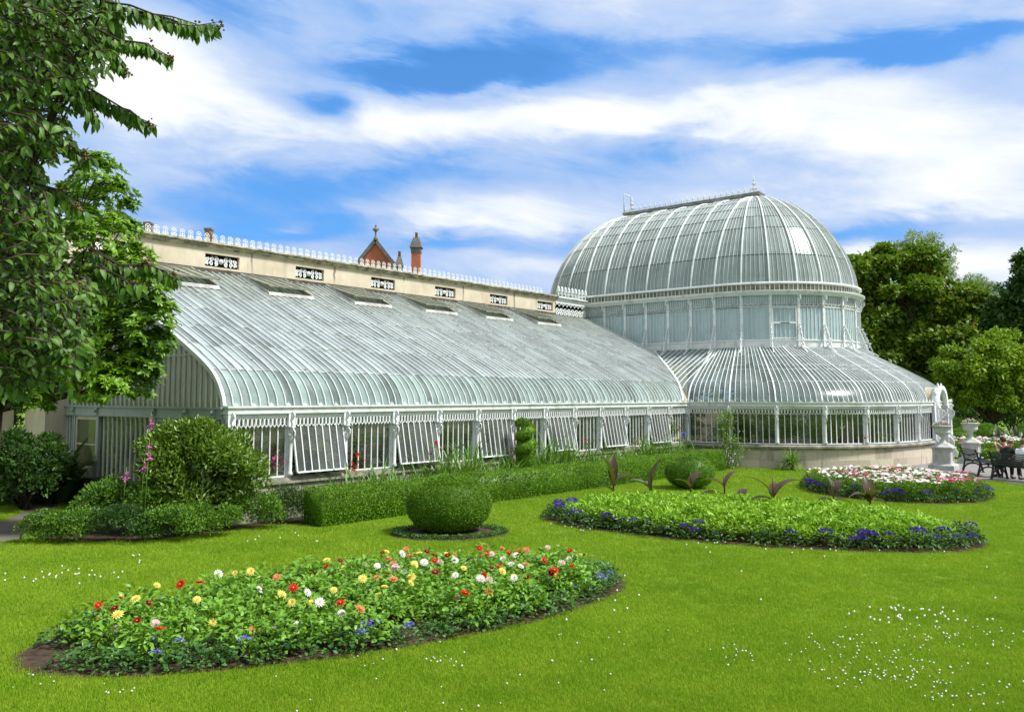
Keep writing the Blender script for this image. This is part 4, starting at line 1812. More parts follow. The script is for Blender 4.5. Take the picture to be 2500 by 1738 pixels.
# ------------------------------------------------------------------ clipped box: hedge and balls
def hedge_surf(n):
    L_, w, h = 17.3, .80, .72
    A_ = np.array([L_ * w, 2 * L_ * h, 2 * w * h])
    pick = rng.random(n) * A_.sum()
    P, Nn = np.zeros((n, 3)), np.zeros((n, 3))
    a, b_ = rng.random(n), rng.random(n)
    top = pick < A_[0]
    P[top] = np.c_[a[top] * L_, (b_[top] - .5) * w, np.full(top.sum(), h)]
    Nn[top] = (0, 0, 1)
    sd_ = (pick >= A_[0]) & (pick < A_[0] + A_[1])
    sg = np.where(rng.random(n) < .8, -1, 1)
    P[sd_] = np.c_[a[sd_] * L_, sg[sd_] * w / 2, b_[sd_] * h]
    Nn[sd_, 1] = sg[sd_]
    en = pick >= A_[0] + A_[1]
    se = np.where(rng.random(n) < .5, 0, 1)
    P[en] = np.c_[se[en] * L_, (a[en] - .5) * w, b_[en] * h]
    Nn[en, 0] = np.where(se[en] == 0, -1, 1)
    # soften edges and let the clipping wander a little
    x = P[:, 0]
    wob = .025 * np.sin(x * 1.7) + .02 * np.sin(x * 4.1 + 1)
    P[:, 2] += wob * (P[:, 2] / h)
    P[:, 1] += .02 * np.sin(x * 2.3 + 2)
    ed = np.maximum(0, np.abs(P[:, 1]) / (w / 2) + P[:, 2] / h - 1.82)
    P[:, 2] -= ed * .3
    P[:, 1] -= np.sign(P[:, 1]) * ed * .25
    return P, Nn

V, Fc = shell_leaves(hedge_surf, 60000, .034, .022, .35, .6, .7, .05)
b = MB()
b.box((.05, -.34, 0), (17.25, .34, .66))
cv, cf = np.array(b.v), np.array(b.f)
cf = np.concatenate([cf[:, :3], cf[:, [0, 2, 3]]])
V, Fc, mi = merge([(V, Fc, 0), (cv, cf, 0)])
hd = np_obj('hedge', V, Fc, M['box'], None, mi)
hp = G(1.15, -1.30)
hd.location = (hp.x, hp.y, 0)
hd.rotation_euler = (0, 0, WA - R(1.6))
tag(hd, 'long low clipped box hedge running in front of the glazed wing', 'hedge')


def ball(name, loc, r, n, label, cat='topiary', lf=.034, group=None, wob=.0):
    def surf(k):
        P, Nn = ellip((0, 0, r[2] * .93), r)(k)
        P[:, 2] = np.maximum(P[:, 2], .06)
        if wob:
            a = np.arctan2(P[:, 1], P[:, 0])
            P[:, :2] *= (1 + wob * np.sin(3 * a + 2 * P[:, 2]) + wob * .6 * np.sin(5 * a))[:, None]
        return P, Nn
    V, Fc = shell_leaves(surf, n, lf, lf * .62, .35, .6, .7, .05)
    b = MB()
    b.ball((0, 0, r[2] * .93), 1, 20, 12, tuple(x * .95 for x in r))
    q = np.array(b.f)
    V, Fc, mi = merge([(V, Fc, 0), (np.array(b.v), np.concatenate([q[:, :3], q[:, [0, 2, 3]]]), 0)])
    o = np_obj(name, V, Fc, M['box'])
    o.location = (loc[0], loc[1], 0)
    return tag(o, label, cat, group)

ball('clipped_ball', BALL1, (.82, .74, .58), 36000, 'large clipped green ball standing in its own small round bed on the lawn', lf=.027, wob=.014)
ball('clipped_ball', (5.05, 24.2), (.70, .66, .50), 11000, 'clipped green ball half hidden behind the bronze canna leaves', lf=.034, wob=.02)
q = at(2345, 1066, 40)
ball('clipped_ball', (q.x, q.y), (.72, .6, .58), 4000, 'clipped ball behind the two stone urns, dark mounded one', lf=.06)
q = at(2411, 1056, 42)
ball('clipped_ball', (q.x, q.y), (.66, .6, .66), 4000, 'clipped dome-topped ball right of the farther urn', lf=.06)
q = at(2508, 1056, 43)
ball('clipped_ball', (q.x, q.y), (.62, .6, .66), 4000, 'clipped ball cut by the right edge of the view', lf=.06)

# small plants round the foot of the big ball
def ring_plants(n, bed, k0, k1, lf, mat, h=.08):
    P, Y = [], []
    for _ in range(n):
        a = rng.uniform(0, 2 * PI)
        k = rng.uniform(k0, k1)
        x, y = bedpt(bed, bed[1] * k * math.cos(a), bed[2] * k * math.sin(a))
        P.append((x, y, rng.uniform(.02, h)))
        Y.append((rng.normal() * .8, rng.normal() * .8, rng.uniform(.2, 1)))
    return scatter(LEAF4, P, Y, rdir(n) + np.array([0, 0, 1.2]), S3(lf * .6, lf, n))
V, Fc = ring_plants(2600, BED4, .78, .98, .045, None)
tag(np_obj('ground_cover', V, Fc, M['agera']), 'small leafy plants edging the soil under the big clipped ball', 'ground cover', kind='stuff')

# twisted topiary against the wing
def spiral_topiary():
    c = G(8.98, -.62)
    parts = []
    pts, rad = [], []
    for i in range(26):
        t = i / 25
        pts.append((.17 * math.cos(t * 4 * PI + 1.0) * (1 - t * .2), .17 * math.sin(t * 4 * PI + 1.0) * (1 - t * .2), .95 + t * .80))
        rad.append(.17 - .02 * t)
    def surf(n):
        idx = rng.integers(0, 26, n)
        d = rdir(n)
        P = np.array(pts)[idx] + d * np.array(rad)[idx][:, None]
        return P, d
    parts.append(shell_leaves(surf, 4500, .045, .028, .3, .6, .6, .04))
    def cone(n):
        z = rng.random(n) * 1.0
        a = rng.random(n) * 2 * PI
        r_ = .36 - .14 * z
        return np.c_[r_ * np.cos(a), r_ * np.sin(a), z], np.c_[np.cos(a), np.sin(a), np.full(n, .2)]
    parts.append(shell_leaves(cone, 4000, .045, .028, .3, .6, .6, .04))
    parts.append(shell_leaves(ellip((-.10, .02, 1.86), (.20, .18, .13)), 1200, .045, .028, .3, .6, .6, .04))
    V, Fc, mi = merge(parts)
    b = MB()
    b.tube(pts, [x * .85 for x in rad], 8)
    b.lathe([(.30, 0), (.28, .4), (.2, 1.0)], 10)
    q = [f for f in b.f if len(f) == 4]
    q = np.array(q)
    V, Fc, mi = merge([(V, Fc, 0), (np.array(b.v), np.concatenate([q[:, :3], q[:, [0, 2, 3]]]), 0)])
    o = np_obj('spiral_topiary', V, Fc, M['box'])
    o.location = c
    tag(o, 'dark green topiary clipped into a twisted spiral beside the open windows', 'topiary')
spiral_topiary()

# ------------------------------------------------------------------ bushes and low planting on the left
def bush(name, c, r, n, lf, lw, mat, label, cat='shrub', lobes=14, up=.35, tmpl=LEAF4, group=None, fl=None, seed=0, stem=True, depth=.35, radf=1.0):
    """irregular bush: leaf shoots gathered into many rounded lobes"""
    rg = np.random.default_rng(100 + seed)
    parts = []
    r = np.array(r, float)
    d = unit(rg.normal(size=(lobes, 3)))
    d[:, 2] = np.where(d[:, 2] < -.55, -d[:, 2], d[:, 2]) * 1.1 - .12
    d = unit(d)
    cen = d * r * rg.uniform(.50, .78, size=(lobes, 1)) + np.array([0, 0, r[2] * .88])
    rad = rg.uniform(.26, .42, size=lobes) * r.min() * radf
    per = n // lobes
    for k in range(lobes):
        dd = unit(rg.normal(size=(per, 3)))
        dd[:, 2] = np.where(dd[:, 2] < -.5, -dd[:, 2], dd[:, 2])
        rr = rad[k] * (1 - depth * rg.random((per, 1)) ** 1.5)
        P = cen[k] + dd * rr * np.array([1.15, 1.15, .95])
        P[:, 2] = np.where(P[:, 2] < .03, .03 + .12 * rg.random(per), P[:, 2])
        Y = dd * .6 + rg.normal(size=(per, 3)) * .45 + np.array([0, 0, up])
        parts.append(scatter(tmpl, P, Y, dd + rg.normal(size=(per, 3)) * .4 + np.array([0, 0, .5]), np.array([[lw, lf, lf]]) * rg.uniform(.7, 1.25, size=(per, 1))))
    V, Fc, mi = merge(parts)
    root = np_obj(name, V, Fc, M[mat])
    root.location = (c[0], c[1], 0)
    tag(root, label, cat, group)
    if stem:
        b = MB()
        for k in range(0, lobes, 2):
            e = Vector(cen[k])
            b.tube([(rg.normal() * .05, rg.normal() * .05, 0), e * .5 + Vector((0, 0, .05)), e], [.035, .025, .012], 5)
        b.build('stem', M['bark'], root)
    return root

p = at(479, 1200, 15.5)
bush('rounded_bush', (p.x - .42, 16.75), (1.46, .86, 1.14), 24000, .105, .040, 'rhodo', 'big rounded dark green bush with glossy leaves at the corner of the wing', lobes=62, seed=1, depth=.55, radf=1.2)
for i, (px, py, r, n, lf, mat, lab) in enumerate((
        (125, 1322, (.50, .40, .26), 2200, .055, 'shrub', 'low mounded shrub at the left end of the border, beside the path'),
        (212, 1322, (.55, .40, .26), 2200, .050, 'shrub', 'low bright green shrub second from the path end of the border'),
        (310, 1322, (.60, .40, .30), 2400, .050, 'shrub_dark', 'low spreading shrub in front of the purple-leaved plant'),
        (415, 1320, (.60, .40, .28), 2400, .055, 'shrub', 'low shrub at the foot of the big rounded bush'),
        (515, 1306, (.60, .40, .28), 2400, .055, 'shrub', 'low shrub under the right side of the big rounded bush'),
        (615, 1288, (.60, .45, .36), 2400, .060, 'shrub', 'pale green loose shrub between the big bush and the hedge end'),
        (700, 1272, (.50, .40, .34), 1600, .055, 'shrub_dark', 'small dark shrub tucked against the hedge end'),
        (262, 1298, (.55, .40, .50), 2200, .075, 'shrub', 'broad-leaved leafy plant left of the big bush'),
        (365, 1302, (.5, .4, .42), 1500, .07, 'shrub', 'leafy plant with pale tips before the big bush'))):
    p = gp(px, py)
    bush('low_shrub', (p.x, p.y - .06), (r[0] * 1.15, r[1], r[2] * 1.1), int(n * 1.6), lf, lf * .5, mat, lab, lobes=20, seed=20 + i, stem=False, radf=1.7)
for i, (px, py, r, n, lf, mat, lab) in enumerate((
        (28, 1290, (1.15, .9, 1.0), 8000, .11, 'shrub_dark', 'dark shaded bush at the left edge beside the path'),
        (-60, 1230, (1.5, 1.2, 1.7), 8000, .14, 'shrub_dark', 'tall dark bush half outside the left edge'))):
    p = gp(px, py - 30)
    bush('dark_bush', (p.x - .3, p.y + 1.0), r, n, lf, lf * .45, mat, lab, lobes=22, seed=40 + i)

# strap-leaved clumps between hedge and wing, grassy tuft by the hedge end
def strap_clump(name, loc, n, h, w, mat, label, group=None, spread=.42, rad=.18, flower=None, cat='plant'):
    P = np.c_[rng.normal(size=n) * rad, rng.normal(size=n) * rad * .7, np.zeros(n)]
    Y = np.c_[rng.normal(size=n) * spread, rng.normal(size=n) * spread, np.ones(n)]
    L_ = h * rng.uniform(.6, 1.15, n)
    V, Fc = scatter(STRAP, P, Y, np.c_[Y[:, 0], Y[:, 1], np.full(n, -.6)] * -1 + rng.normal(size=(n, 3)) * .2, np.c_[np.full(n, w), L_, L_])
    o = np_obj(name, V, Fc, M[mat])
    o.location = loc
    return tag(o, label, cat, group)

lab_i = ['daylily clump with long narrow leaves before the open windows', 'iris clump growing between the hedge and the glass']
for k in range(21):
    u = 2.6 + k * .80 + random.uniform(-.2, .2)
    tall = k in (4, 5, 9, 10, 17)
    o = strap_clump('iris_clump', G(u, random.uniform(-.72, -.42)), 95 if tall else 70, 1.60 if tall else 1.18, .040, 'iris',
                    'tall strap-leaved iris clump between hedge and wing' if tall else 'shorter strap-leaved iris clump between hedge and wing',
                    'tall iris clumps behind the hedge' if tall else 'short iris clumps behind the hedge', rad=.24)
# orange daylily flower and blue agapanthus
def stalk_flower(name, loc, h, mat, label, r=.07, n=10, stalk=.008):
    root = thing(name, label, 'flower', loc)
    b = MB()
    b.tube([(0, 0, 0), (.02, .01, h * .6), (.03, 0, h)], stalk, 5)
    b.build('stem', M['shrub'], root)
    d = unit(np.c_[rng.normal(size=n), rng.normal(size=n), rng.uniform(-.1, 1, n)])
    V, Fc = scatter(LEAF4, np.tile([[.03, 0, h]], (n, 1)), d, rdir(n), np.c_[np.full(n, r * .55), np.full(n, r), np.full(n, r)])
    np_obj('blossom', V, Fc, M[mat], root)
    return root
p = gp(961, 1140, .62)
stalk_flower('daylily', (p.x, p.y, 0), .64, 'p_orange', 'single orange daylily in flower behind the hedge', .085, 8)
p = at(1667, 1060, 29.5)
stalk_flower('agapanthus', (p.x, p.y, 0), p.z, 'p_blue', 'round pale blue agapanthus head by the corner of the rotunda', .11, 46)
p = at(1657, 1046, 29.8)
stalk_flower('montbretia', (p.x, p.y, 0), p.z, 'p_red', 'arching red flower spike beside the blue agapanthus', .06, 14)
for px, py, lab in ((690, 1265, 'arching grass tuft at the near end of the hedge'), (735, 1245, 'finer grass tuft behind the arching one at the hedge end')):
    p = gp(px, py)
    strap_clump('grass_clump', (p.x, p.y, 0), 70, .55, .012, 'iris', lab, rad=.14, spread=.8)

# foxgloves beside the big bush
for px, py, pb, Y, lab in ((369, 1020, 1060, 16.8, 'tallest pink foxglove spike, above the big bush'), (365, 1087, 1120, 15.55, 'pink foxglove spike in front of the big bush, upper one'),
                           (353, 1132, 1165, 15.85, 'pink foxglove spike low on the big bush'), (309, 1155, 1175, 15.9, 'small fading pink foxglove left of the big bush')):
    t_ = at(px, py - 8, Y)
    r0 = thing('foxglove', lab, 'flower', (t_.x, t_.y, 0))
    b = MB()
    b.tube([(-.06, 0, 0), (-.03, 0, t_.z * .6), (0, 0, t_.z + .05)], .009, 5)
    b.build('stem', M['shrub'], r0)
    V, Fc = [], []
    n = 40
    h_ = .30 if py < 1100 else .20
    zz = rng.random(n)
    P = np.c_[rng.normal(size=n) * .02, rng.normal(size=n) * .02, t_.z - zz * h_]
    d = np.c_[rng.normal(size=n), rng.normal(size=n) - .3, np.full(n, -.6)]
    V, Fc = scatter(LEAF4, P, d, rdir(n), np.c_[np.full(n, .035), .05 * (.4 + zz), np.full(n, .05)])
    np_obj('blossom', V, Fc, M['p_foxglove'], r0)

# broad-leaved plant by the door, tub, purple-leaved plant
p = gp(140, 1228)
o = strap_clump('broad_leaved_plant', (p.x, p.y, 0), 70, 1.6, .20, 'bigleaf', 'broad dark-leaved plant in the shade left of the cream door', rad=.22, spread=.75)
p = gp(75, 1215)
strap_clump('broad_leaved_plant', (p.x + .2, p.y - 1.2, 0), 60, 1.5, .18, 'bigleaf', 'second broad dark-leaved plant nearer the left edge', rad=.22, spread=.8)
p = at(252, 1215, 20.3)
tb = MB()
tb.box((-.30, -.30, 0), (.30, .30, .62))
tb.box((-.33, -.33, .62), (.33, .33, .68))
o = tb.build('planter_tub', M['tub'])
o.location = (p.x, p.y, 0)
o.rotation_euler = (0, 0, WA)
tag(o, 'black square planter tub standing beside the cream door', 'planter')
p = gp(232, 1262)
strap_clump('purple_leaved_plant', (p.x, p.y, 0), 26, .42, .09, 'canna', 'small purple-leaved plant at the foot of the black tub', rad=.1, spread=.6)

# stucco garden walls to the left of the wing
def garden_wall(u0, v0, u1, v1, h, th, mat, label):
    a, c = G(u0, v0), G(u1, v1)
    d = (c - a)
    L_ = d.length
    b = MB()
    b.box((0, 0, 0), (L_, th, h))
    b.box((-.04, -.05, h), (L_ + .04, th + .05, h + .10))
    o = b.build('garden_wall', M[mat])
    o.location = a
    o.rotation_euler = (0, 0, math.atan2(d.y, d.x))
    tag(o, label, 'wall')
garden_wall(-.3, 9.3, -.3, 7.98, 4.6, .5, 'stucco', 'cream stucco wall joining the left end of the glazed wing')
garden_wall(-1.2, 15.5, -.9, 9.5, 3.9, .4, 'stucco', 'lower stucco wall in deep shade behind the left trees')

# yucca, climber, dry wall plant and dark hanging plant at the rotunda base
p = at(1937, 1140, 30.0)
n = 150
P = np.c_[rng.normal(size=n) * .03, rng.normal(size=n) * .03, rng.uniform(.08, .26, n)]
Y = rdir(n)
Y[:, 2] = np.abs(Y[:, 2]) * 1.2 - .12
L_ = rng.uniform(.45, .80, n)
V, Fc = scatter(STRAP, P, Y, np.tile([[0, 0, 1.]], (n, 1)), np.c_[np.full(n, .035), L_, L_])
yk = np_obj('yucca', V, Fc, M['yucca'])
yk.location = (p.x, 30.2, 0)
tag(yk, 'spiky fountain-shaped yucca at the foot of the stone base', 'plant')
b = MB()
b.tube([(0, 0, 0), (0, 0, .25)], [.07, .05], 8)
b.build('trunk', M['bark'], yk)

def climber():
    q = at(1778, 1120, 30.6)
    root = thing('climbing_plant', 'loose climbing plant with white flowers on a post of the rotunda', 'plant', (q.x, q.y, 0))
    n = 1500
    z = rng.random(n) * 2.1
    w = .30 + .28 * np.exp(-((z - .75) / .35) ** 2)
    P = np.c_[rng.normal(size=n) * w * .55 + .1 * np.sin(z * 3), rng.normal(size=n) * .12, z]
    V, Fc = scatter(LEAF4, P, rng.normal(size=(n, 3)) + np.array([0, -.3, -.2]), rdir(n), S3(.035, .10, n))
    np_obj('foliage', V, Fc, M['yucca'], root)
    n = 60
    P = np.c_[rng.normal(size=n) * .10 - .03, rng.normal(size=n) * .08 - .12, rng.normal(size=n) * .16 + .42]
    V, Fc = scatter(LEAF4, P, rdir(n), rdir(n), S3(.05, .06, n))
    np_obj('blossom', V, Fc, M['p_white'], root)
    b = MB()
    for k in range(4):
        x = random.uniform(-.1, .1)
        b.tube([(x, 0, 0), (x + random.uniform(-.15, .15), 0, .8), (x + random.uniform(-.2, .2), 0, 2.0)], .012, 5)
    b.build('stem', M['bark'], root)
climber()
q = at(2098, 1128, 31.2)
bush('wall_plant', (q.x, q.y), (.26, .16, .26), 700, .07, .03, 'canna', 'small dry reddish plant rooted at the foot of the stone base', 'plant', lobes=9, seed=77, stem=False)

# ------------------------------------------------------------------ flower beds
def leaf_mound(n, r, h, lf, lw, tmpl=LEAF8, up=.25, rg=rng):
    """one bedding plant: leaves in tiers round a short stem"""
    a = rg.uniform(0, 2 * PI, n)
    k = np.sqrt(rg.random(n))
    z = h * (1 - .75 * k ** 2) * rg.uniform(.55, 1.05, n)
    P = np.c_[np.cos(a) * k * r, np.sin(a) * k * r, z]
    Y = np.c_[np.cos(a), np.sin(a), np.full(n, up)] * rg.uniform(.4, 1, (n, 1)) + rg.normal(size=(n, 3)) * .35
    Z = np.c_[np.cos(a) * .5 * k, np.sin(a) * .5 * k, np.ones(n)] + rg.normal(size=(n, 3)) * .35
    return scatter(tmpl, P, Y, Z, np.array([[lw, lf, lf]]) * rg.uniform(.7, 1.25, (n, 1)))

dah = [np_mesh('dahlia_plant', *leaf_mound(190, .29, .36, .078, .044), M['dahlia']) for _ in range(5)]
age = [np_mesh('edging_plant', *leaf_mound(110, .19, .19, .055, .036, LEAF4), M['agera']) for _ in range(4)]


def dahlia_head(mat, ball=False):
    parts = []
    for nr, ln, upz in ((12, 1.0, .10), (10, .74, .45), (8, .48, .9)):
        a = np.arange(nr) * 2 * PI / nr + nr * .3
        Y = np.c_[np.cos(a), np.sin(a), np.full(nr, upz)]
        parts.append((*scatter(LEAF4, np.zeros((nr, 3)), Y, np.tile([[0, 0, 1.]], (nr, 1)), np.c_[np.full(nr, .46), np.full(nr, ln), np.full(nr, 1.)]), 0))
    b = MB()
    b.ball((0, 0, .12), .18, 8, 4, (1, 1, .6))
    q = np.array(b.f)
    parts.append((np.array(b.v), np.concatenate([q[:, :3], q[:, [0, 2, 3]]]), 1))
    V, Fc, mi = merge(parts)
    return np_mesh('flower', V, Fc, [mat, M['p_heart']], mi)

heads = {k: dahlia_head(M[v]) for k, v in dict(R='p_red', M='p_maroon', Y='p_yellow', W='p_white', O='p_orange', P='p_pink').items()}
CN = dict(R='red', M='dark maroon', Y='yellow', W='white', O='orange', P='pink')
FL = []
for x, y, c in ((532,675,'Y'),(690,565,'R'),(805,585,'M'),(825,630,'Y'),(845,510,'O'),(950,520,'Y'),(960,672,'M'),(1040,550,'M'),(1090,690,'P'),(1125,730,'R'),(660,755,'P'),(1100,425,'Y'),(1145,395,'W'),(1265,418,'R'),(1400,405,'R'),(1380,525,'Y'),(1530,345,'W'),(1592,355,'Y'),(1645,340,'Y'),(1690,295,'W'),(1755,330,'Y'),(1780,275,'Y'),(1907,268,'R'),(1940,370,'O'),(2055,443,'R'),(1820,455,'W'),(1975,490,'Y'),(2045,545,'Y'),(2155,475,'W'),(2200,355,'M'),(2180,545,'Y'),(2240,545,'W'),(1490,685,'Y'),(1705,765,'O'),(1862,750,'W'),(2090,695,'W'),(2285,295,'R'),(1215,325,'Y'),(578,575,'W')):
    FL.append((x * .3484, 1280 + y * .3484, c))
for x, y, c in ((480,158,'W'),(555,160,'Y'),(320,195,'R'),(275,215,'Y'),(280,250,'Y'),(375,252,'M'),(635,290,'W'),(810,205,'W'),(835,175,'O'),(710,240,'O'),(745,275,'O'),(930,200,'Y'),(1035,145,'W'),(1200,135,'P'),(1035,255,'R'),(1040,335,'M'),(820,335,'W'),(630,370,'O'),(748,383,'O'),(822,393,'M'),(870,410,'Y'),(685,435,'Y'),(640,490,'Y'),(330,458,'Y'),(377,548,'R'),(385,620,'W'),(515,590,'O'),(1115,205,'Y'),(1180,210,'O'),(1270,250,'M'),(1240,305,'Y'),(1350,165,'R'),(1378,145,'Y'),(1438,205,'P'),(1400,200,'R'),(1515,240,'W'),(1560,200,'R'),(1605,215,'W'),(1625,190,'R'),(1435,305,'M'),(1640,293,'W'),(1600,265,'O'),(1680,370,'M'),(1805,250,'R'),(1875,320,'R'),(1830,160,'P'),(1730,120,'R'),(1250,480,'R'),(1190,510,'P'),(1420,470,'O'),(2055,215,'Y'),(1510,165,'O'),(895,280,'Y'),(530,380,'Y'),(700,190,'Y')):
    FL.append((700 + x * .3484, 1280 + y * .3484, c))
for _ in range(34):                            # smaller blooms towards the far right of the bed
    FL.append((random.uniform(930, 1400), random.uniform(1335, 1420), random.choice('RRMMWWYOP')))
spots = []
for px, py, c in FL:
    p = gp(px, py, .42)
    if not inbed(p.x, p.y, BED1, .84):
        for z in (.38, .32, .26):
            p = gp(px, py, z)
            if inbed(p.x, p.y, BED1, .84): break
    while not inbed(p.x, p.y, BED1, .84):
        p = Vector((p.x + (BED1[0][0] - p.x) * .06, p.y + (BED1[0][1] - p.y) * .06, p.z))
    spots.append((p.x, p.y, p.z, c))


def dahlia(x, y, heads_here):
    cs = ''.join(c for *_, c in heads_here)
    me = random.choice(dah)
    o = link(bpy.data.objects.new('dahlia_plant', me))
    k = random.uniform(.85, 1.15)
    o.location = (x, y, .03)
    o.rotation_euler = (0, 0, random.uniform(0, 6.28))
    o.scale = (k, k, k * random.uniform(.9, 1.1))
    if cs:
        nm = ' and '.join(sorted(set(CN[c] for c in cs)))
        tag(o, 'leafy dahlia plant with a %s flower in the oval bed' % nm, 'dahlia', '%s dahlias in the oval bed' % nm)
    else:
        tag(o, 'leafy dahlia plant without open flowers in the oval bed', 'dahlia', 'dahlias not yet in flower')
    inv = (Matrix.Translation(o.location) @ o.rotation_euler.to_matrix().to_4x4() @ Matrix.Diagonal((*o.scale, 1))).inverted()
    for fx, fy, fz, c in heads_here:
        f = bpy.data.objects.new('flower', heads[c])
        link(f, o)
        s = random.uniform(.044, .068)
        toward = Vector((-fx, -fy, H - fz)).normalized() * .6 + Vector((random.gauss(0, .4), random.gauss(0, .4), .7))
        q = toward.to_track_quat('Z', 'Y')
        mw = Matrix.Translation((fx, fy, fz)) @ q.to_matrix().to_4x4() @ Matrix.Diagonal((s, s, s, 1))
        f.matrix_parent_inverse = Matrix.Identity(4)
        f.matrix_basis = inv @ mw
    return o

taken = []
left = list(spots)
while left:
    x, y, z, c = left.pop(0)
    near = [s for s in left if (s[0] - x) ** 2 + (s[1] - y) ** 2 < .10 ** 2]
    for s in near: left.remove(s)
    dahlia(x, y, [(x, y, z, c)] + near)
    taken.append((x, y))
g = .40
uu = -BED1[1]
fill = 0
while uu < BED1[1]:
    vv = -BED1[2]
    while vv < BED1[2]:
        a, b_ = uu + random.uniform(-.1, .1), vv + random.uniform(-.1, .1)
        if (a / (BED1[1] - .26)) ** 2 + (b_ / (BED1[2] - .36)) ** 2 < .90:
            x, y = bedpt(BED1, a, b_)
            if all((x - p) ** 2 + (y - q) ** 2 > .24 ** 2 for p, q in taken):
                dahlia(x, y, [])
                taken.append((x, y))
                fill += 1
        vv += .33
    uu += .36

# edging of the dahlia bed: low plants with a few blue flower heads
def flower_dome(n, r, mat, sz):
    d = rdir(n)
    d[:, 2] = np.abs(d[:, 2])
    return np_mesh('blossom', *scatter(LEAF4, d * r * np.array([1, 1, .5]), d + rdir(n) * .6, rdir(n), S3(sz * .7, sz, n)), M[mat])
bl_blue = flower_dome(26, .035, 'p_blue', .022)
bl_purp = [flower_dome(60, .075, 'p_purple', .032), flower_dome(90, .10, 'p_purple', .034)]

nE = 72
for k in range(nE):
    t = 2 * PI * k / nE + random.uniform(-.03, .03)
    for rr in ((.935,) if k % 3 else (.95, .84)):
        if math.cos(t) < -.965: continue
        x, y = bedpt(BED1, BED1[1] * rr * math.cos(t) * .985, BED1[2] * rr * math.sin(t))
        fr = random.random() < .26
        o = link(bpy.data.objects.new('edging_plant', random.choice(age)))
        o.location = (x, y, .015)
        o.rotation_euler = (0, 0, random.uniform(0, 6))
        s = random.uniform(.8, 1.2)
        o.scale = (s, s, s)
        tag(o, 'low edging plant with small blue flowers round the dahlia bed' if fr else 'low green edging plant round the dahlia bed', 'bedding plant', 'blue-flowered edging of the dahlia bed' if fr else 'green edging of the dahlia bed')
        if fr:
            for _ in range(random.choice((1, 2, 3))):
                f = link(bpy.data.objects.new('blossom', bl_blue), o)
                f.location = (random.uniform(-.12, .12), random.uniform(-.12, .12), random.uniform(.16, .21))

# canna bed: one sea of yellow-green bedding leaves
def bed_sea():
    n = 30000
    P, Y, Z = [], [], []
    a = rng.uniform(0, 2 * PI, n)
    k = np.sqrt(rng.random(n)) * .90
    x0, y0 = BED2[1] * k * np.cos(a), BED2[2] * k * np.sin(a)
    ca, sa = math.cos(BED2[3]), math.sin(BED2[3])
    x = BED2[0][0] + x0 * ca - y0 * sa
    y = BED2[0][1] + x0 * sa + y0 * ca
    lump = .08 * np.sin(x * 7 + np.sin(y * 5)) * np.sin(y * 8 + np.sin(x * 6)) + .05 * np.sin(x * 13) * np.sin(y * 11)
    h = (.42 + lump) * (1 - .55 * np.maximum(0, k / .90) ** 8)
    z = h * (1 - .5 * rng.random(n) ** 2.0)
    P = np.c_[x, y, z]
    Y = np.c_[rng.normal(size=n) * .75, rng.normal(size=n) * .75, rng.uniform(.1, 1.1, n)]
    V, Fc = scatter(LEAF8, P, Y, rng.normal(size=(n, 3)) * .5 + np.array([0, 0, 1.]), S3(.040, .115, n, .35))
    tag(np_obj('bedding_foliage', V, Fc, M['bedleaf']), 'dense yellow-green bedding foliage filling the canna bed', 'bedding plants', kind='stuff')
bed_sea()
hel = [np_mesh('heliotrope', *leaf_mound(100, .20, .26, .075, .036, LEAF4), M['helio']) for _ in range(4)]


def edging(bed, n, arc, name, lab1, lab0, grp1, grp0, frac, k0=.95):
    for k in range(n):
        t = arc[0] + (arc[1] - arc[0]) * k / n + random.uniform(-.03, .03)
        fr = random.random() < frac
        for rr in (k0, k0 - .09):
            if rr < k0 and random.random() < .45: continue
            x, y = bedpt(bed, bed[1] * rr * math.cos(t), bed[2] * rr * math.sin(t))
            o = link(bpy.data.objects.new(name, random.choice(hel)))
            o.location = (x, y, .01)
            o.rotation_euler = (0, 0, random.uniform(0, 6))
            s = random.uniform(.8, 1.25)
            o.scale = (s, s, s)
            tag(o, lab1 if fr else lab0, 'bedding plant', grp1 if fr else grp0)
            if fr:
                for _ in range(random.choice((1, 1, 2, 2, 3))):
                    f = link(bpy.data.objects.new('blossom', random.choice(bl_purp)), o)
                    f.location = (random.uniform(-.13, .13), random.uniform(-.13, .13), random.uniform(.20, .27))
edging(BED2, 66, (0, 2 * PI), 'heliotrope', 'purple-flowered heliotrope edging the canna bed', 'dark-leaved heliotrope out of flower edging the canna bed', 'purple edging of the canna bed', 'green edging of the canna bed', .50)
edging(BED3, 46, (0, 2 * PI), 'heliotrope', 'purple-flowered heliotrope edging the daisy bed', 'dark-leaved heliotrope out of flower edging the daisy bed', 'purple edging of the daisy bed', 'green edging of the daisy bed', .55)

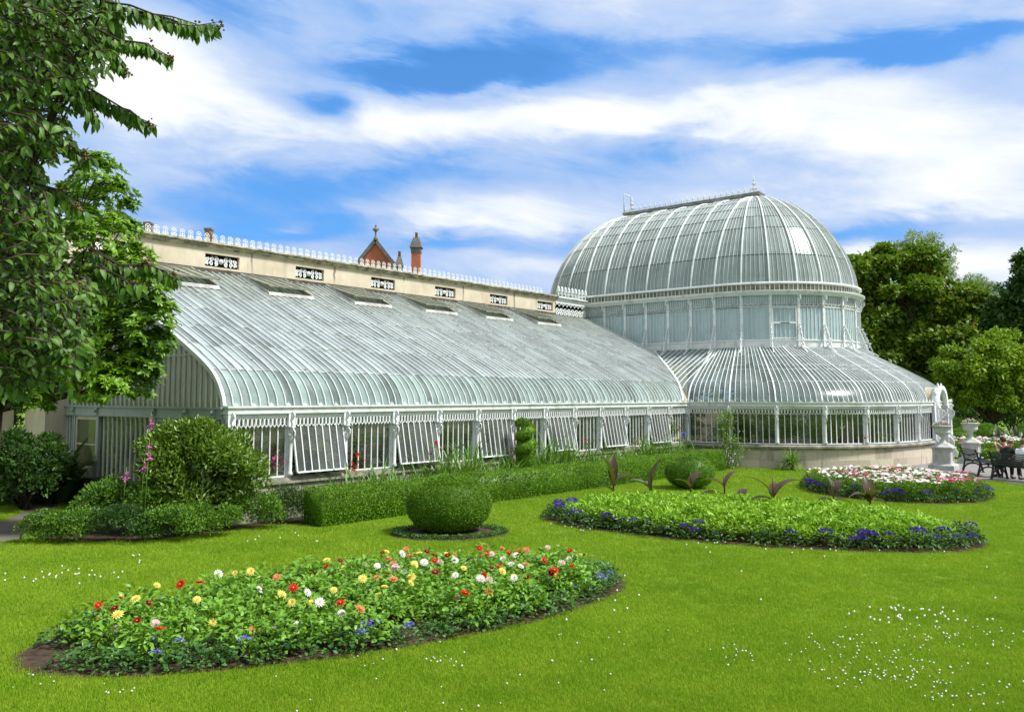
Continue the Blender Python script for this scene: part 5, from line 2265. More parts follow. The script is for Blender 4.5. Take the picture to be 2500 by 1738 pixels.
# canna plants
def canna(px, py, ptop, leaves, label, green=False):
    base = gp(px, py, .38)
    h = (py - ptop) * base.y / 2067 + .38
    root = thing('canna', label, 'canna', (base.x, base.y, .03))
    b = MB()
    b.tube([(0, 0, 0), (.01, 0, h * .5), (0, 0, h * .8)], [.022, .018, .010], 6)
    b.build('stem', M['canna'], root)
    for (z, az, tilt, L_, w) in leaves:
        n, L_, w = 9, L_ * 1.3, w * 1.3
        b = MB()
        d = Vector((math.cos(R(az)), math.sin(R(az)), 0))
        sd_ = Vector((-d.y, d.x, 0))
        vs = []
        for i in range(n + 1):
            t = i / n
            tl = R(tilt) + t * R(42) * (1 if tilt > 10 else .3)
            p = Vector((0, 0, z * h)) + d * (L_ * t * math.sin(tl)) + Vector((0, 0, L_ * t * math.cos(tl)))
            ww = w * math.sin(PI * min(1, .06 + t * .94)) ** .75 * (1 - .25 * t)
            nn = (Vector((0, 0, 1)) * math.sin(tl) - d * math.cos(tl))
            vs += [p - sd_ * ww * .5 - nn * -.22 * ww, p, p + sd_ * ww * .5 - nn * -.22 * ww]
        b.add(vs, [f for i in range(n) for f in ((3 * i, 3 * i + 1, 3 * i + 4, 3 * i + 3), (3 * i + 1, 3 * i + 2, 3 * i + 5, 3 * i + 4))], True)
        b.build('leaf', M['canna_g'] if (green or random.random() < .07) else M['canna'], root)
    return root

canna(1497, 1200, 1126, [(.42, 190, 8, .62, .25), (.45, 20, 35, .55, .24), (.30, 200, 30, .32, .16), (.5, 80, 10, .55, .2)], 'bronze canna with two broad upright leaves, leftmost in the bed')
canna(1590, 1213, 1138, [(.45, 160, 35, .52, .22), (.45, 10, 6, .58, .27), (.15, 20, 50, .42, .16), (.1, 180, 20, .42, .14)], 'bronze canna second from the left with a broad cupped leaf')
canna(1686, 1180, 1141, [(.30, 40, 12, .50, .23), (.25, 200, 20, .42, .17)], 'short bronze canna in front of the half-hidden clipped ball')
canna(1768, 1202, 1143, [(.5, 160, 38, .46, .18), (.5, 40, 22, .55, .13), (.3, 180, 62, .60, .2), (.2, 170, 40, .40, .14)], 'bronze canna with arching leaves before the hedge end')
canna(1808, 1214, 1182, [(.35, 60, 18, .40, .19)], 'very short bronze canna with a single leaf')
canna(1888, 1234, 1140, [(.40, 170, 12, .60, .14), (.42, 20, 28, .70, .19), (.38, 185, 55, .45, .14), (.45, 60, 25, .42, .2)], 'tall bronze canna with long narrow forked leaves')
canna(2034, 1203, 1163, [(.30, 150, 6, .48, .26), (.35, 40, 14, .46, .26), (.2, 200, 55, .40, .16), (.2, 0, 60, .36, .14)], 'bronze canna in front of the daisy bed with a reddish cupped leaf')
canna(2124, 1240, 1172, [(.55, 100, 10, .38, .22), (.55, 200, 40, .38, .16), (.5, 20, 60, .34, .14), (.5, 280, 14, .36, .2)], 'rightmost bronze canna on a bare dark stalk', False)

# daisy bed: feathery plants with many open daisies
def daisy_parts(n, mat_i, r, hz):
    parts = []
    for _ in range(n):
        a = rng.uniform(0, 2 * PI)
        k = math.sqrt(rng.random()) * r
        c = np.array([k * math.cos(a), k * math.sin(a), hz * rng.uniform(.9, 1.12)])
        m_ = 8
        t = np.arange(m_) * 2 * PI / m_ + rng.uniform(0, 1)
        tilt = rng.normal(size=3) * .22 + np.array([0, -.12, 1])
        X = unit(np.cross(tilt, [1, 0, 0.1])); Yv = np.cross(unit(tilt), X)
        D = np.cos(t)[:, None] * X + np.sin(t)[:, None] * Yv
        s = rng.uniform(.036, .05)
        parts.append((*scatter(LEAF4, np.tile(c, (m_, 1)), D + unit(tilt) * .12, np.tile(tilt, (m_, 1)), np.c_[np.full(m_, s * .72), np.full(m_, s), np.full(m_, s)]), 0))
    return parts

cos_f = [np_mesh('cosmos_plant', *scatter(LEAF4, (lambda a, k, z: np.c_[k * np.cos(a), k * np.sin(a), z])(rng.uniform(0, 6.28, 420), np.sqrt(rng.random(420)) * .30, .40 * rng.random(420) ** .6),
                                          rng.normal(size=(420, 3)) * .7 + np.array([0, 0, .6]), rdir(420), S3(.022, .095, 420)), M['cosmos']) for _ in range(3)]
bloom = {}
for key, mt in (('white', 'p_white'), ('pink', 'p_pink'), ('magenta', 'p_magenta')):
    bloom[key] = []
    for _ in range(3):
        V, Fc, mi = merge(daisy_parts(15 if key == 'white' else 11, 0, .27, .47))
        bloom[key].append(np_mesh('blossom', V, Fc, M[mt]))


def cosmos(x, y, c, name_lab, grp, s=1.0):
    o = link(bpy.data.objects.new('cosmos_plant', random.choice(cos_f)))
    o.location = (x, y, .02)
    s *= random.uniform(.9, 1.15)
    o.scale = (s, s, s)
    tag(o, name_lab % c, 'cosmos', grp % c)
    f = link(bpy.data.objects.new('blossom', random.choice(bloom[c])), o)
    f.rotation_euler = (0, 0, 0)

uu = -BED3[1]
while uu < BED3[1]:
    vv = -BED3[2]
    while vv < BED3[2]:
        a, c_ = uu + random.uniform(-.12, .12), vv + random.uniform(-.12, .12)
        if (a / (BED3[1] - .28)) ** 2 + (c_ / (BED3[2] - .28)) ** 2 < .97:
            x, y = bedpt(BED3, a, c_)
            q = random.random() + .30 * max(0, math.sin(x * 2.1 + 1.0) * math.sin(y * 1.9 + .6)) ** .5
            cosmos(x, y, 'white' if q < .70 else 'pink' if q < .93 else 'magenta', 'feathery cosmos plant with %s flowers in the round bed', '%s cosmos in the round bed', .98)
        vv += .42
    uu += .42
# ------------------------------------------------------------------ trees
def crown_tree(name, label, base, Y, lobes, trunk_r, n, lf, lw, mat, clump=.9, dens=1.0, group=None, seed=0, sc_=.282, org=(2000, 550), flat=.55, bark='bark', limbs=True, th=.35, tmpl=LEAF4, squash=.9):
    """lobes given as photo points (x, y, r) in a zoom window: real spheres at distance Y (+- a little)"""
    rg = np.random.default_rng(500 + seed)
    parts, cen = [], []
    for (x, y, r) in lobes:
        c = at(org[0] + x * sc_, org[1] + y * sc_, Y)
        rr = r * sc_ * Y / 2067
        c = Vector((c.x, c.y + rg.uniform(-.5, .5) * rr * 1.4, c.z))
        cen.append((c, rr))
    tot = sum(rr ** 2 for _, rr in cen)
    for c, rr in cen:
        k = max(6, int(dens * 3.4 * (rr / clump) ** 2 + 6))
        d = unit(rg.normal(size=(k, 3)))
        d[:, 2] = np.where(d[:, 2] < -.6, -d[:, 2], d[:, 2])
        cc = np.array(c) + d * rr * rg.uniform(.55, 1.0, (k, 1)) * np.array([1, 1, squash])
        per = max(10, int(n * rr ** 2 / tot / k))
        for q, dd in zip(cc, d):
            e = unit(rg.normal(size=(per, 3)))
            s = clump * rg.uniform(.55, 1.15)
            P = q + e * s * (rg.random((per, 1)) ** .45) * np.array([1, 1, flat])
            Yd = e * .6 + rg.normal(size=(per, 3)) * .5 + np.array([0, 0, -.05])
            Zd = np.array([0, 0, 1.]) * 1.1 + e * .6 + rg.normal(size=(per, 3)) * .45
            parts.append(scatter(tmpl, P, Yd, Zd, np.array([[lw, lf, lf]]) * rg.uniform(.7, 1.3, (per, 1))))
    root = thing(name, label, 'tree', (base[0], base[1], 0), 0, group)
    V, Fc, mi = merge(parts)
    V = V - np.array([base[0], base[1], 0])
    np_obj('crown', V, Fc, M[mat], root)
    b = MB()
    tot_c = sum((c for c, _ in cen), Vector((0, 0, 0))) / len(cen)
    fork = Vector((0, 0, tot_c.z * th))
    b.tube([(0, 0, -.1), (.05, 0, fork.z * .5), fork], [trunk_r * 1.25, trunk_r, trunk_r * .85], 9)
    for c, rr in (cen if limbs else []):
        e = c - Vector((base[0], base[1], 0))
        mid = fork.lerp(e, .5) + Vector((rg.normal() * .3, rg.normal() * .3, .25 * e.length * .1))
        b.tube([fork, mid, e], [trunk_r * .5, trunk_r * .28, trunk_r * .10], 6)
        for _ in range(5):
            d = Vector(unit(rg.normal(size=3)))
            d.z = abs(d.z) * .7
            b.tube([mid.lerp(e, rg.uniform(.2, .9)), e + d * rr * .5, e + d * rr * .9], [trunk_r * .14, trunk_r * .08, trunk_r * .03], 5)
    b.build('trunk', M[bark], root)
    return root

b0 = at(2262, 1000, 60)
crown_tree('sycamore', 'large spreading brown-green tree behind the right side of the dome', (b0.x, 60), 60,
           [(690, 340, 190), (560, 420, 150), (370, 400, 140), (880, 330, 150), (1000, 480, 170), (420, 600, 150), (700, 640, 210), (980, 680, 210), (1230, 700, 170), (1380, 820, 150), (480, 880, 190), (720, 900, 220), (1000, 930, 230), (1230, 960, 190), (520, 1100, 190), (760, 1180, 220), (1030, 1180, 200), (640, 1300, 180), (900, 1330, 200), (330, 980, 150), (330, 760, 120), (1330, 640, 120), (1480, 900, 120), (1130, 600, 110)],
           .45, 62000, .36, .26, 'sycamore', 1.0, 1.0, seed=1, th=.45)
b0 = at(2262, 1000, 80)
crown_tree('airy_tree', 'tall thin airy tree rising behind the big spreading tree', (b0.x, 80), 80,
           [(800, 170, 110), (960, 190, 120), (720, 210, 90), (1080, 300, 110), (900, 300, 130), (1010, 400, 120), (1130, 420, 90), (820, 90, 60), (980, 110, 60), (1150, 220, 50)], .32, 4200, .26, .12, 'airy', .42, .8, seed=2, bark='bark_grey', th=.72)
b0 = at(2392, 1000, 78)
crown_tree('airy_tree', 'smaller pale airy tree between the big tree and the right edge', (b0.x, 78), 78,
           [(1420, 620, 150), (1320, 560, 100), (1530, 600, 110), (1380, 720, 120), (1500, 720, 100), (1230, 570, 70), (1400, 480, 60), (1300, 470, 40)], .25, 6000, .26, .13, 'airy', .42, .9, seed=3, bark='bark_grey', th=.62)
b0 = at(2520, 1000, 54)
crown_tree('dark_tree', 'dark green tree cut by the right edge behind the light green one', (b0.x, 54), 54,
           [(1775, 300, 60), (1760, 420, 80), (1700, 560, 60), (1790, 560, 90), (1700, 700, 120), (1830, 720, 140), (1640, 800, 120), (1780, 860, 160), (1680, 960, 140), (1850, 980, 160), (1600, 900, 80)], .30, 17000, .36, .22, 'shrub_dark', .85, 1.1, seed=4)
b0 = at(2420, 1000, 45)
crown_tree('light_green_tree', 'broad light green leafy tree above the urns on the right', (b0.x, 45), 45,
           [(1600, 1010, 120), (1550, 1060, 130), (1420, 1120, 130), (1230, 1180, 140), (1700, 1180, 170), (1130, 1290, 110), (1330, 1290, 180), (1560, 1280, 190), (1230, 1420, 140), (1450, 1440, 180), (1680, 1400, 190), (1820, 1300, 170), (1330, 1540, 110), (1560, 1560, 130), (1780, 1540, 150)],
           .22, 36000, .22, .10, 'lime', .50, 1.0, seed=5, th=.3)
_b = at(-190, 1100, 13.5)  # tree added past the left edge to keep sky light off that corner
crown_tree('added_shade_tree', 'dark leafy tree added outside the left edge to shade the garden path', (_b.x, 13.5), 13.5,
           [(-150, 420, 150), (-190, 620, 170), (-120, 780, 130), (-260, 500, 180), (-90, 880, 90), (-330, 700, 190), (-220, 860, 150), (-420, 560, 160)], .16, 9000, .15, .07, 'near', .32, .9, seed=8, sc_=1.0888, org=(0, 0), th=.45, tmpl=LEAF8)
# dark understorey at the far side of the right-hand lawn
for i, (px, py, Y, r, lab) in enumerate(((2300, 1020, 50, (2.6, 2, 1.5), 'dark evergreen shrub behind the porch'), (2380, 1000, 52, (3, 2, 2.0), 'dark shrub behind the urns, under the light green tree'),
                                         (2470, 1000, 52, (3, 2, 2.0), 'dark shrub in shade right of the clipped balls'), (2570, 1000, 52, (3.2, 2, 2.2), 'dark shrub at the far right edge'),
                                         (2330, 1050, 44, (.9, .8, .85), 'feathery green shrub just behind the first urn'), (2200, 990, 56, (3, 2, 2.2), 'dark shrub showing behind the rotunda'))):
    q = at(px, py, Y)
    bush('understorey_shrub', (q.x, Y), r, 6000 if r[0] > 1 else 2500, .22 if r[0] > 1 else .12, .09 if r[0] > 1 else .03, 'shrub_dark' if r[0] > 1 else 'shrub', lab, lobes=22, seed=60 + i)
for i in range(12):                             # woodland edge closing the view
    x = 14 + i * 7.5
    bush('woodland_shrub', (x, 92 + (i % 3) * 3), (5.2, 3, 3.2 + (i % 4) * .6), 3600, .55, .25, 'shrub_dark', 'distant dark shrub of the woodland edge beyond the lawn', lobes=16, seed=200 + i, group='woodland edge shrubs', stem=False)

# lighter magnolia in front of the gable end, at the left
def magnolia():
    Y0 = 16.4
    base = at(-30, 1240, 18.2)
    base = Vector((base.x, 18.2, 0))
    lobes = [(215, 400, 62), (255, 455, 55), (180, 470, 75), (270, 520, 42), (215, 540, 80), (150, 560, 80), (300, 600, 55), (245, 640, 90), (330, 660, 55), (355, 715, 45), (290, 720, 85), (200, 700, 90),
             (350, 780, 42), (290, 800, 70), (215, 790, 80), (300, 870, 55), (250, 870, 55), (200, 880, 50), (310, 830, 60), (270, 760, 70), (170, 840, 70), (100, 850, 70), (130, 660, 90), (80, 900, 45), (30, 880, 55), (120, 770, 80), (60, 600, 90), (40, 740, 80), (330, 830, 30)]
    parts, cen = [], []
    for (x, y, r) in lobes:
        c = at(x * 1.0888, y * 1.0888, Y0 + rng.uniform(-.5, .5))
        rr = r * 1.0888 * Y0 / 2067
        cen.append((c, rr))
        k = int(40 + rr * 110)
        d = rdir(k)
        d[:, 2] = np.where(d[:, 2] < -.45, -d[:, 2], d[:, 2])
        d[:, 1] = np.where(rng.random(k) < .5, -np.abs(d[:, 1]), d[:, 1])
        pts = np.array(c) + d * rr * rng.uniform(.55, 1.02, (k, 1))
        for p, e in zip(pts, d):                # a rosette of leaves at the end of each shoot
            m_ = rng.integers(7, 11)
            a = np.arange(m_) * 2.4 + rng.uniform(0, 6)
            ax = unit(e + np.array([0, 0, .9]) + rng.normal(size=3) * .25)
            X = unit(np.cross(ax, [.3, .9, .1])); Yv = np.cross(ax, X)
            D = np.cos(a)[:, None] * X + np.sin(a)[:, None] * Yv + ax * rng.uniform(.15, .7, (m_, 1))
            parts.append(scatter(LEAF8, np.tile(p, (m_, 1)), D, np.tile(ax, (m_, 1)) + rng.normal(size=(m_, 3)) * .2, np.array([[.060, .150, .150]]) * rng.uniform(.7, 1.2, (m_, 1))))
    root = thing('magnolia', 'light green large-leaved tree in front of the gable end of the wing', 'tree', base)
    V, Fc, mi = merge(parts)
    np_obj('crown', V - np.array(base), Fc, M['magnolia'], root)
    b = MB()
    fork = Vector((.15, 0, 2.3))
    b.tube([(0, 0, -.05), (.1, .02, 1.2), fork], [.11, .08, .07], 8)
    for c, rr in cen:
        e = c - base
        mid = fork.lerp(e, .55) + Vector((rng.normal() * .12, rng.normal() * .12, .1))
        b.tube([fork, mid, e], [.05, .03, .012], 6)
        for _ in range(3):
            d = Vector(rdir(1)[0])
            b.tube([mid.lerp(e, .7), e + d * rr * .8], [.014, .006], 4)
    b.build('trunk', M['bark'], root)
magnolia()

# near tree whose branches hang in from the left
def near_tree():
    base = Vector((-5.35, 7.7, 0))
    P, Yd, Zd, S = [], [], [], []
    wood = MB()
    fork = Vector((0.05, 0, 2.6))
    top = Vector((-.1, .1, 5.6))
    wood.tube([(0, 0, -.05), (.05, .03, 1.3), fork, (-.05, .1, 4.2), top], [.20, .17, .15, .11, .06], 9)

    def twig(pts, step, lf, hang=.8):
        pts = [Vector(p) for p in pts]
        side = 1
        for a, c in zip(pts, pts[1:]):
            L_ = (c - a).length
            n = max(1, int(L_ / step))
            d = (c - a).normalized()
            for i in range(n):
                p = a.lerp(c, (i + random.random() * .6) / n)
                s = Vector((-d.y, d.x, 0)) * side
                if s.length < .2: s = Vector((side, 0, 0))
                side = -side
                h = hang * random.uniform(.6, 1.5)
                y = s.normalized() * random.uniform(.25, .8) + d * random.uniform(.1, .6) + Vector((random.gauss(0, .15), random.gauss(0, .15), -h))
                P.append(p)
                Yd.append(y)
                z = Vector((random.gauss(0, .5), -random.random() * .9, random.uniform(.2, 1.1))) + d * .2
                Zd.append(z)
                k = lf * random.uniform(.65, 1.2)
                S.append((k * random.uniform(.40, .52), k, k))
        b_ = [max(.003, .012 * (1 - i / len(pts))) for i in range(len(pts))]
        wood.tube([p - base for p in pts], b_, 5)

    def inpoly(x, y, poly): return in_poly(x, y, poly)
    regs = [([(-30, -30), (250, -30), (262, 50), (250, 110), (205, 170), (190, 225), (150, 235), (160, 320), (110, 345), (95, 420), (-30, 500)], 620),
            ([(-30, 470), (95, 420), (140, 520), (125, 600), (215, 640), (210, 690), (190, 760), (150, 850), (90, 780), (50, 720), (-30, 720)], 400),
            ([(-30, 700), (80, 760), (110, 830), (60, 880), (-30, 870)], 120)]
    cents = []
    for poly, n in regs:
        x0, x1 = min(p[0] for p in poly), max(p[0] for p in poly)
        y0, y1 = min(p[1] for p in poly), max(p[1] for p in poly)
        k = 0
        while k < n:
            x, y = random.uniform(x0, x1), random.uniform(y0, y1)
            if not inpoly(x, y, poly): continue
            k += 1
            p = at(x * 1.0888, y * 1.0888, random.uniform(6.7, 8.7))
            d = Vector((random.uniform(.2, 1), random.gauss(0, .5), random.uniform(-.5, .35))).normalized()
            L_ = random.uniform(.18, .34)
            twig([p - d * L_, p - d * L_ * .4 + Vector((0, 0, .03)), p, p + d * .12 + Vector((0, 0, -.04))], .040, .105, random.choice((.25, .45, .8)))
            if k % 22 == 0: cents.append(p)
    br = [[(220, 5), (300, 22), (380, 42), (440, 66), (488, 56)], [(200, 62), (270, 92), (330, 104), (382, 130)], [(230, 85), (255, 125), (285, 160)], [(155, 180), (230, 228), (300, 262), (338, 282)],
          [(150, 205), (185, 225), (212, 262)], [(110, 300), (160, 330), (188, 352)], [(190, 560), (260, 598), (330, 590), (392, 620)], [(230, 600), (290, 640), (330, 640)], [(240, 0), (260, 45), (265, 100)],
          [(90, 420), (140, 430), (172, 470)], [(130, 640), (170, 720), (205, 800)], [(120, 700), (150, 800), (165, 870)]]
    tips = []
    for q in br:
        Yb = random.uniform(7.0, 7.9)
        pts = [at(x * 1.0888, y * 1.0888, Yb + i * .03) for i, (x, y) in enumerate(q)]
        tips.append(pts)
        for rep in range(4):
            twig([p + Vector((random.gauss(0, .02), random.gauss(0, .05), random.gauss(0, .02))) for p in pts], .027, .130, 1.3)
        wood.tube([fork] + [p - base for p in pts], [.016] + [.007 - .001 * i for i in range(len(pts))], 6)
    for p in cents:
        e = p - base
        a = fork.lerp(top, min(1, max(0, (e.z - 2.6) / 3)))
        wood.tube([a, a.lerp(e, .5) + Vector((0, 0, .12)), e], [.022, .014, .007], 5)
    V, Fc = scatter(LEAF8, [tuple(p) for p in P], [tuple(p) for p in Yd], [tuple(p) for p in Zd], S)
    root = thing('overhanging_tree', 'dark large-leaved tree hanging its branches in from the left', 'tree', base)
    np_obj('crown', V - np.array(base), Fc, M['near'], root)
    wood.build('trunk', M['bark'], root)
    for p in [q[-1] for q in tips] + [q[-2] for q in tips] + [at(x * 1.0888, y * 1.0888, 6.9) for x, y in ((20, 180), (32, 225), (25, 200), (120, 350), (175, 640))]:
        b = MB()
        for _ in range(16):
            b.ball((random.gauss(0, .022), random.gauss(0, .022), random.gauss(0, .03)), random.uniform(.008, .014), 6, 4)
        o = b.build('seed_head', M['seed'], root)
        o.location = p - base
near_tree()

# ------------------------------------------------------------------ brick building behind the wing
def brick_house():
    Y = 75
    c = at(917, 590, Y)
    root = thing('brick_house', 'red brick gabled building with stone copings rising behind the wing', 'house', (c.x, Y, 0))
    apex, hw, ez = c.z, 4.2, c.z - 4.2 * 1.27
    b = MB()
    b.add([(-hw, 0, 0), (hw, 0, 0), (hw, 0, ez), (0, 0, apex), (-hw, 0, ez), (-hw, 14, 0), (hw, 14, 0), (hw, 14, ez), (0, 14, apex), (-hw, 14, ez)],
          [(0, 1, 2, 3, 4), (9, 8, 7, 6, 5), (1, 6, 7, 2), (0, 4, 9, 5)])
    b.build('wall', M['brick'], root)
    b = MB()
    for s in (-1, 1):
        b.hexa([(s * (hw + .3), .2, ez - .38), (0, .2, apex + .02), (0, 14.2, apex + .02), (s * (hw + .3), 14.2, ez - .38)], [(s * (hw + .3), .2, ez - .2), (0, .2, apex + .2), (0, 14.2, apex + .2), (s * (hw + .3), 14.2, ez - .2)])
    b.build('roof', M['slate'], root)
    b = MB()
    for s in (-1, 1):
        b.bar((s * (hw + .2), -.06, ez - .2), (0, -.06, apex + .12), .30, .30, (0, 1, 0))
    b.build('coping', M['coping'], root)
    b = MB()
    b.lathe([(.22, 0), (.18, .25), (.09, .35), (.07, .75), (.16, .85), (.22, .98), (.15, 1.1), (.08, 1.2), (.11, 1.3), (.02, 1.45)], 8)
    b.box((-.28, -.06, .92), (.28, .06, 1.06))
    o = b.build('finial', M['coping'], root)
    o.location = (0, 0, apex + .1)
    for px, yt, w, lab, n in ((1016, 590, .78, 'tall brick chimney with a dark flared cap', 1), (975, 636, .42, 'small chimney just beside the gable', 1)):
        t_ = at(px, yt, Y - 2)
        x = t_.x - c.x
        b = MB()
        b.box((x - w / 2, -2.2, 0), (x + w / 2, -2.2 + w, t_.z - .9))
        b.m = 1
        b.box((x - w / 2 - .04, -2.24, t_.z - 1.0), (x + w / 2 + .04, -2.16 + w, t_.z - .55))
        b.hexa([(x - w / 2 - .16, -2.36, t_.z - .55), (x + w / 2 + .16, -2.36, t_.z - .55), (x + w / 2 + .16, -2.04 + w, t_.z - .55), (x - w / 2 - .16, -2.04 + w, t_.z - .55)],
               [(x - w / 3, -2.1, t_.z + .35), (x + w / 3, -2.1, t_.z + .35), (x + w / 3, -2.3 + w, t_.z + .35), (x - w / 3, -2.3 + w, t_.z + .35)])
        o = b.build('chimney', [M['brick'], M['coping']], root)
        o['label'] = lab
        b = MB()
        b.lathe([(.13, 0), (.11, .42), (.14, .44), (.14, .5)], 8, (x, -2.2 + w / 2, t_.z + .33))
        b.build('chimney_pot', M['pot'], o)
brick_house()


def low_house():
    Y = 60
    root = thing('brick_house', 'house behind the wing of which only two chimney heads show over the cresting', 'house', (at(440, 700, Y).x, Y, 0))
    b = MB()
    b.box((-7, 0, 0), (7, 9, 9.0))
    b.build('wall', M['brick'], root)
    b = MB()
    b.add([(-7.3, -.4, 8.8), (7.3, -.4, 8.8), (7.3, 4.5, 11.2), (-7.3, 4.5, 11.2), (7.3, 9.4, 8.8), (-7.3, 9.4, 8.8)], [(0, 1, 2, 3), (3, 2, 4, 5), (1, 4, 2), (0, 3, 5)])
    rf = b.build('roof', M['slate'], root)
    for px, yt in ((509, 558), (361, 543)):
        t_ = at(px, yt, Y + 4.5)
        x = t_.x - root.location.x
        b = MB()
        b.box((x - .22, 4.3, 10), (x + .22, 4.9, t_.z - .15))
        b.m = 1
        b.box((x - .28, 4.25, t_.z - .15), (x + .28, 4.95, t_.z))
        b.add([(x + .22, 4.3, t_.z - .3), (x + .75, 4.3, t_.z - 1.3), (x + .22, 4.3, t_.z - 1.3), (x + .22, 4.7, t_.z - .3), (x + .75, 4.7, t_.z - 1.3), (x + .22, 4.7, t_.z - 1.3)], [(0, 2, 1), (3, 4, 5), (0, 1, 4, 3), (1, 2, 5, 4)])
        b.build('chimney', [M['pot'], M['coping']], rf)
low_house()

# ------------------------------------------------------------------ urns
def urn(loc, label, cols):
    root = thing('stone_urn', label, 'urn', (loc[0], loc[1], 0), WA)
    b = MB()
    b.box((-.42, -.42, 0), (.42, .42, .17))
    b.hexa([(-.42, -.42, .17), (.42, -.42, .17), (.42, .42, .17), (-.42, .42, .17)], [(-.34, -.34, .23), (.34, -.34, .23), (.34, .34, .23), (-.34, .34, .23)])
    for s, ax in ((-1, 0), (1, 0), (-1, 1), (1, 1)):   # die with raised frames round sunk panels
        pass
    b.box((-.27, -.27, .23), (.27, .27, .74))
    for ax in (0, 1):
        for s in (-1, 1):
            for (a0, a1, z0, z1) in ((-.27, .27, .23, .31), (-.27, .27, .66, .74), (-.27, -.19, .31, .66), (.19, .27, .31, .66)):
                lo, hi = sorted((s * .268, s * .295))
                if ax: b.box((a0, lo, z0), (a1, hi, z1))
                else: b.box((lo, a0 + (-.02 if a0 < 0 and a1 > 0 else 0), z0), (hi, a1 + (.02 if a0 < 0 and a1 > 0 else 0), z1))
    b.box((-.32, -.32, .74), (.32, .32, .77))
    b.box((-.37, -.37, .77), (.37, .37, .82))
    b.hexa([(-.33, -.33, .82), (.33, -.33, .82), (.33, .33, .82), (-.33, .33, .82)], [(-.17, -.17, .94), (.17, -.17, .94), (.17, .17, .94), (-.17, .17, .94)])
    b.build('pedestal', M['urn'], root)
    b = MB()
    b.lathe([(.17, .93), (.17, .95), (.12, .985), (.075, 1.04), (.065, 1.12), (.085, 1.17), (.10, 1.18), (.09, 1.20), (.13, 1.225), (.22, 1.26), (.265, 1.31), (.275, 1.345), (.255, 1.36), (.275, 1.45), (.31, 1.52), (.34, 1.535), (.345, 1.565), (.30, 1.575), (.26, 1.54), (.01, 1.53)], 28)
    b.build('bowl', M['urn'], root)
    r2 = thing('urn_flowers', 'pink and lilac flowers filling the nearer urn' if loc[1] < 32 else 'mixed pale and yellow flowers filling the farther urn', 'flowers', (loc[0], loc[1], 1.54))
    V, Fc = leaf_mound(120, .27, .14, .07, .04, LEAF4)
    np_obj('foliage', V, Fc, M['agera'], r2)
    for mat, n in cols:
        parts = []
        for _ in range(n):
            a, k = rng.uniform(0, 6.28), math.sqrt(rng.random()) * .28
            c = np.array([k * math.cos(a), k * math.sin(a), .17 - .12 * (k / .28) ** 2 + rng.uniform(0, .03)])
            d = rdir(7)
            d[:, 2] = np.abs(d[:, 2]) * .6
            parts.append(scatter(LEAF4, np.tile(c, (7, 1)), d, rdir(7), S3(.035, .042, 7)))
        V, Fc, mi = merge(parts)
        np_obj('blossom', V, Fc, M[mat], r2)
p = at(2311, 1140, 30.2)
urn((p.x, 30.4), 'grey stone urn on a panelled pedestal beside the porch, the nearer of two', (('p_lilac', 16), ('p_pink', 16), ('p_white', 8)))
p = at(2372, 1120, 33.4)
urn((p.x, 33.4), 'grey stone urn on a pedestal across the path, the farther of two', (('p_lilac', 12), ('p_white', 12), ('p_yellow', 9), ('p_red', 6)))

# ------------------------------------------------------------------ benches
def bench(loc, rz, label, first=None):
    if first:
        r = copy_tree(first)
        r.location, r.rotation_euler = loc, (0, 0, rz)
        r['label'] = label
        return r
    root = thing('park_bench', label, 'bench', loc, rz, 'dark iron benches along the path')
    L_ = 1.85
    b = MB()
    for k in range(6):
        y = -.18 + k * .088
        b.box((-L_ / 2, y, .425 + .012 * abs(k - 2)), (L_ / 2, y + .066, .45 + .012 * abs(k - 2)))
    b.build('seat', M['slat'], root)
    b = MB()
    for k in range(7):
        z = .50 + k * .056
        y = -.215 - (z - .45) * .26
        b.bar((-L_ / 2, y, z), (L_ / 2, y, z), .030, .02, (0, -1, .26))
    b.build('backrest', M['slat'], root)
    fr = None
    for x in (-L_ / 2 + .03, L_ / 2 - .03):
        b = MB()
        w, h = .045, .045
        b.sweep([(0, -.30, 0), (0, -.27, .12), (0, -.22, .30), (0, -.205, .44), (0, -.24, .58), (0, -.29, .74), (0, -.345, .88)], w, h, (1, 0, 0))
        b.sweep([(0, .36, 0), (0, .34, .12), (0, .30, .28), (0, .27, .42), (0, .29, .52), (0, .27, .60)], w, h, (1, 0, 0))
        b.sweep([(0, -.27, .62), (0, -.12, .585), (0, .04, .60), (0, .18, .64), (0, .29, .645), (0, .33, .60), (0, .30, .565)], w, .035, (1, 0, 0))
        b.sweep([(0, -.20, .41), (0, .04, .40), (0, .27, .42)], w, .05, (1, 0, 0))
        b.sweep([(0, -.26 + .30 - .30 * math.cos(R(t)), .04 + .28 * math.sin(R(t))) for t in range(0, 181, 15)], w, .035, (1, 0, 0))
        b.bar((0, .04, .31), (0, .04, .40), .04, .04, (1, 0, 0))
        b.box((-.03, -.34, 0), (.03, -.26, .02)); b.box((-.03, .31, 0), (.03, .40, .02))
        o = b.build('end_frame', M['iron'], root)
        o.location = (x, 0, 0)
    return root
B1 = bench((15.62, 28.5, .008), R(-104), 'empty dark iron bench with slatted back, farther of the two by the path')
B2c = Vector((15.62, 26.05, .008))
B2r = R(-72)
bench(B2c, B2r, 'dark iron bench with people sitting on it, cut by the right edge', B1)

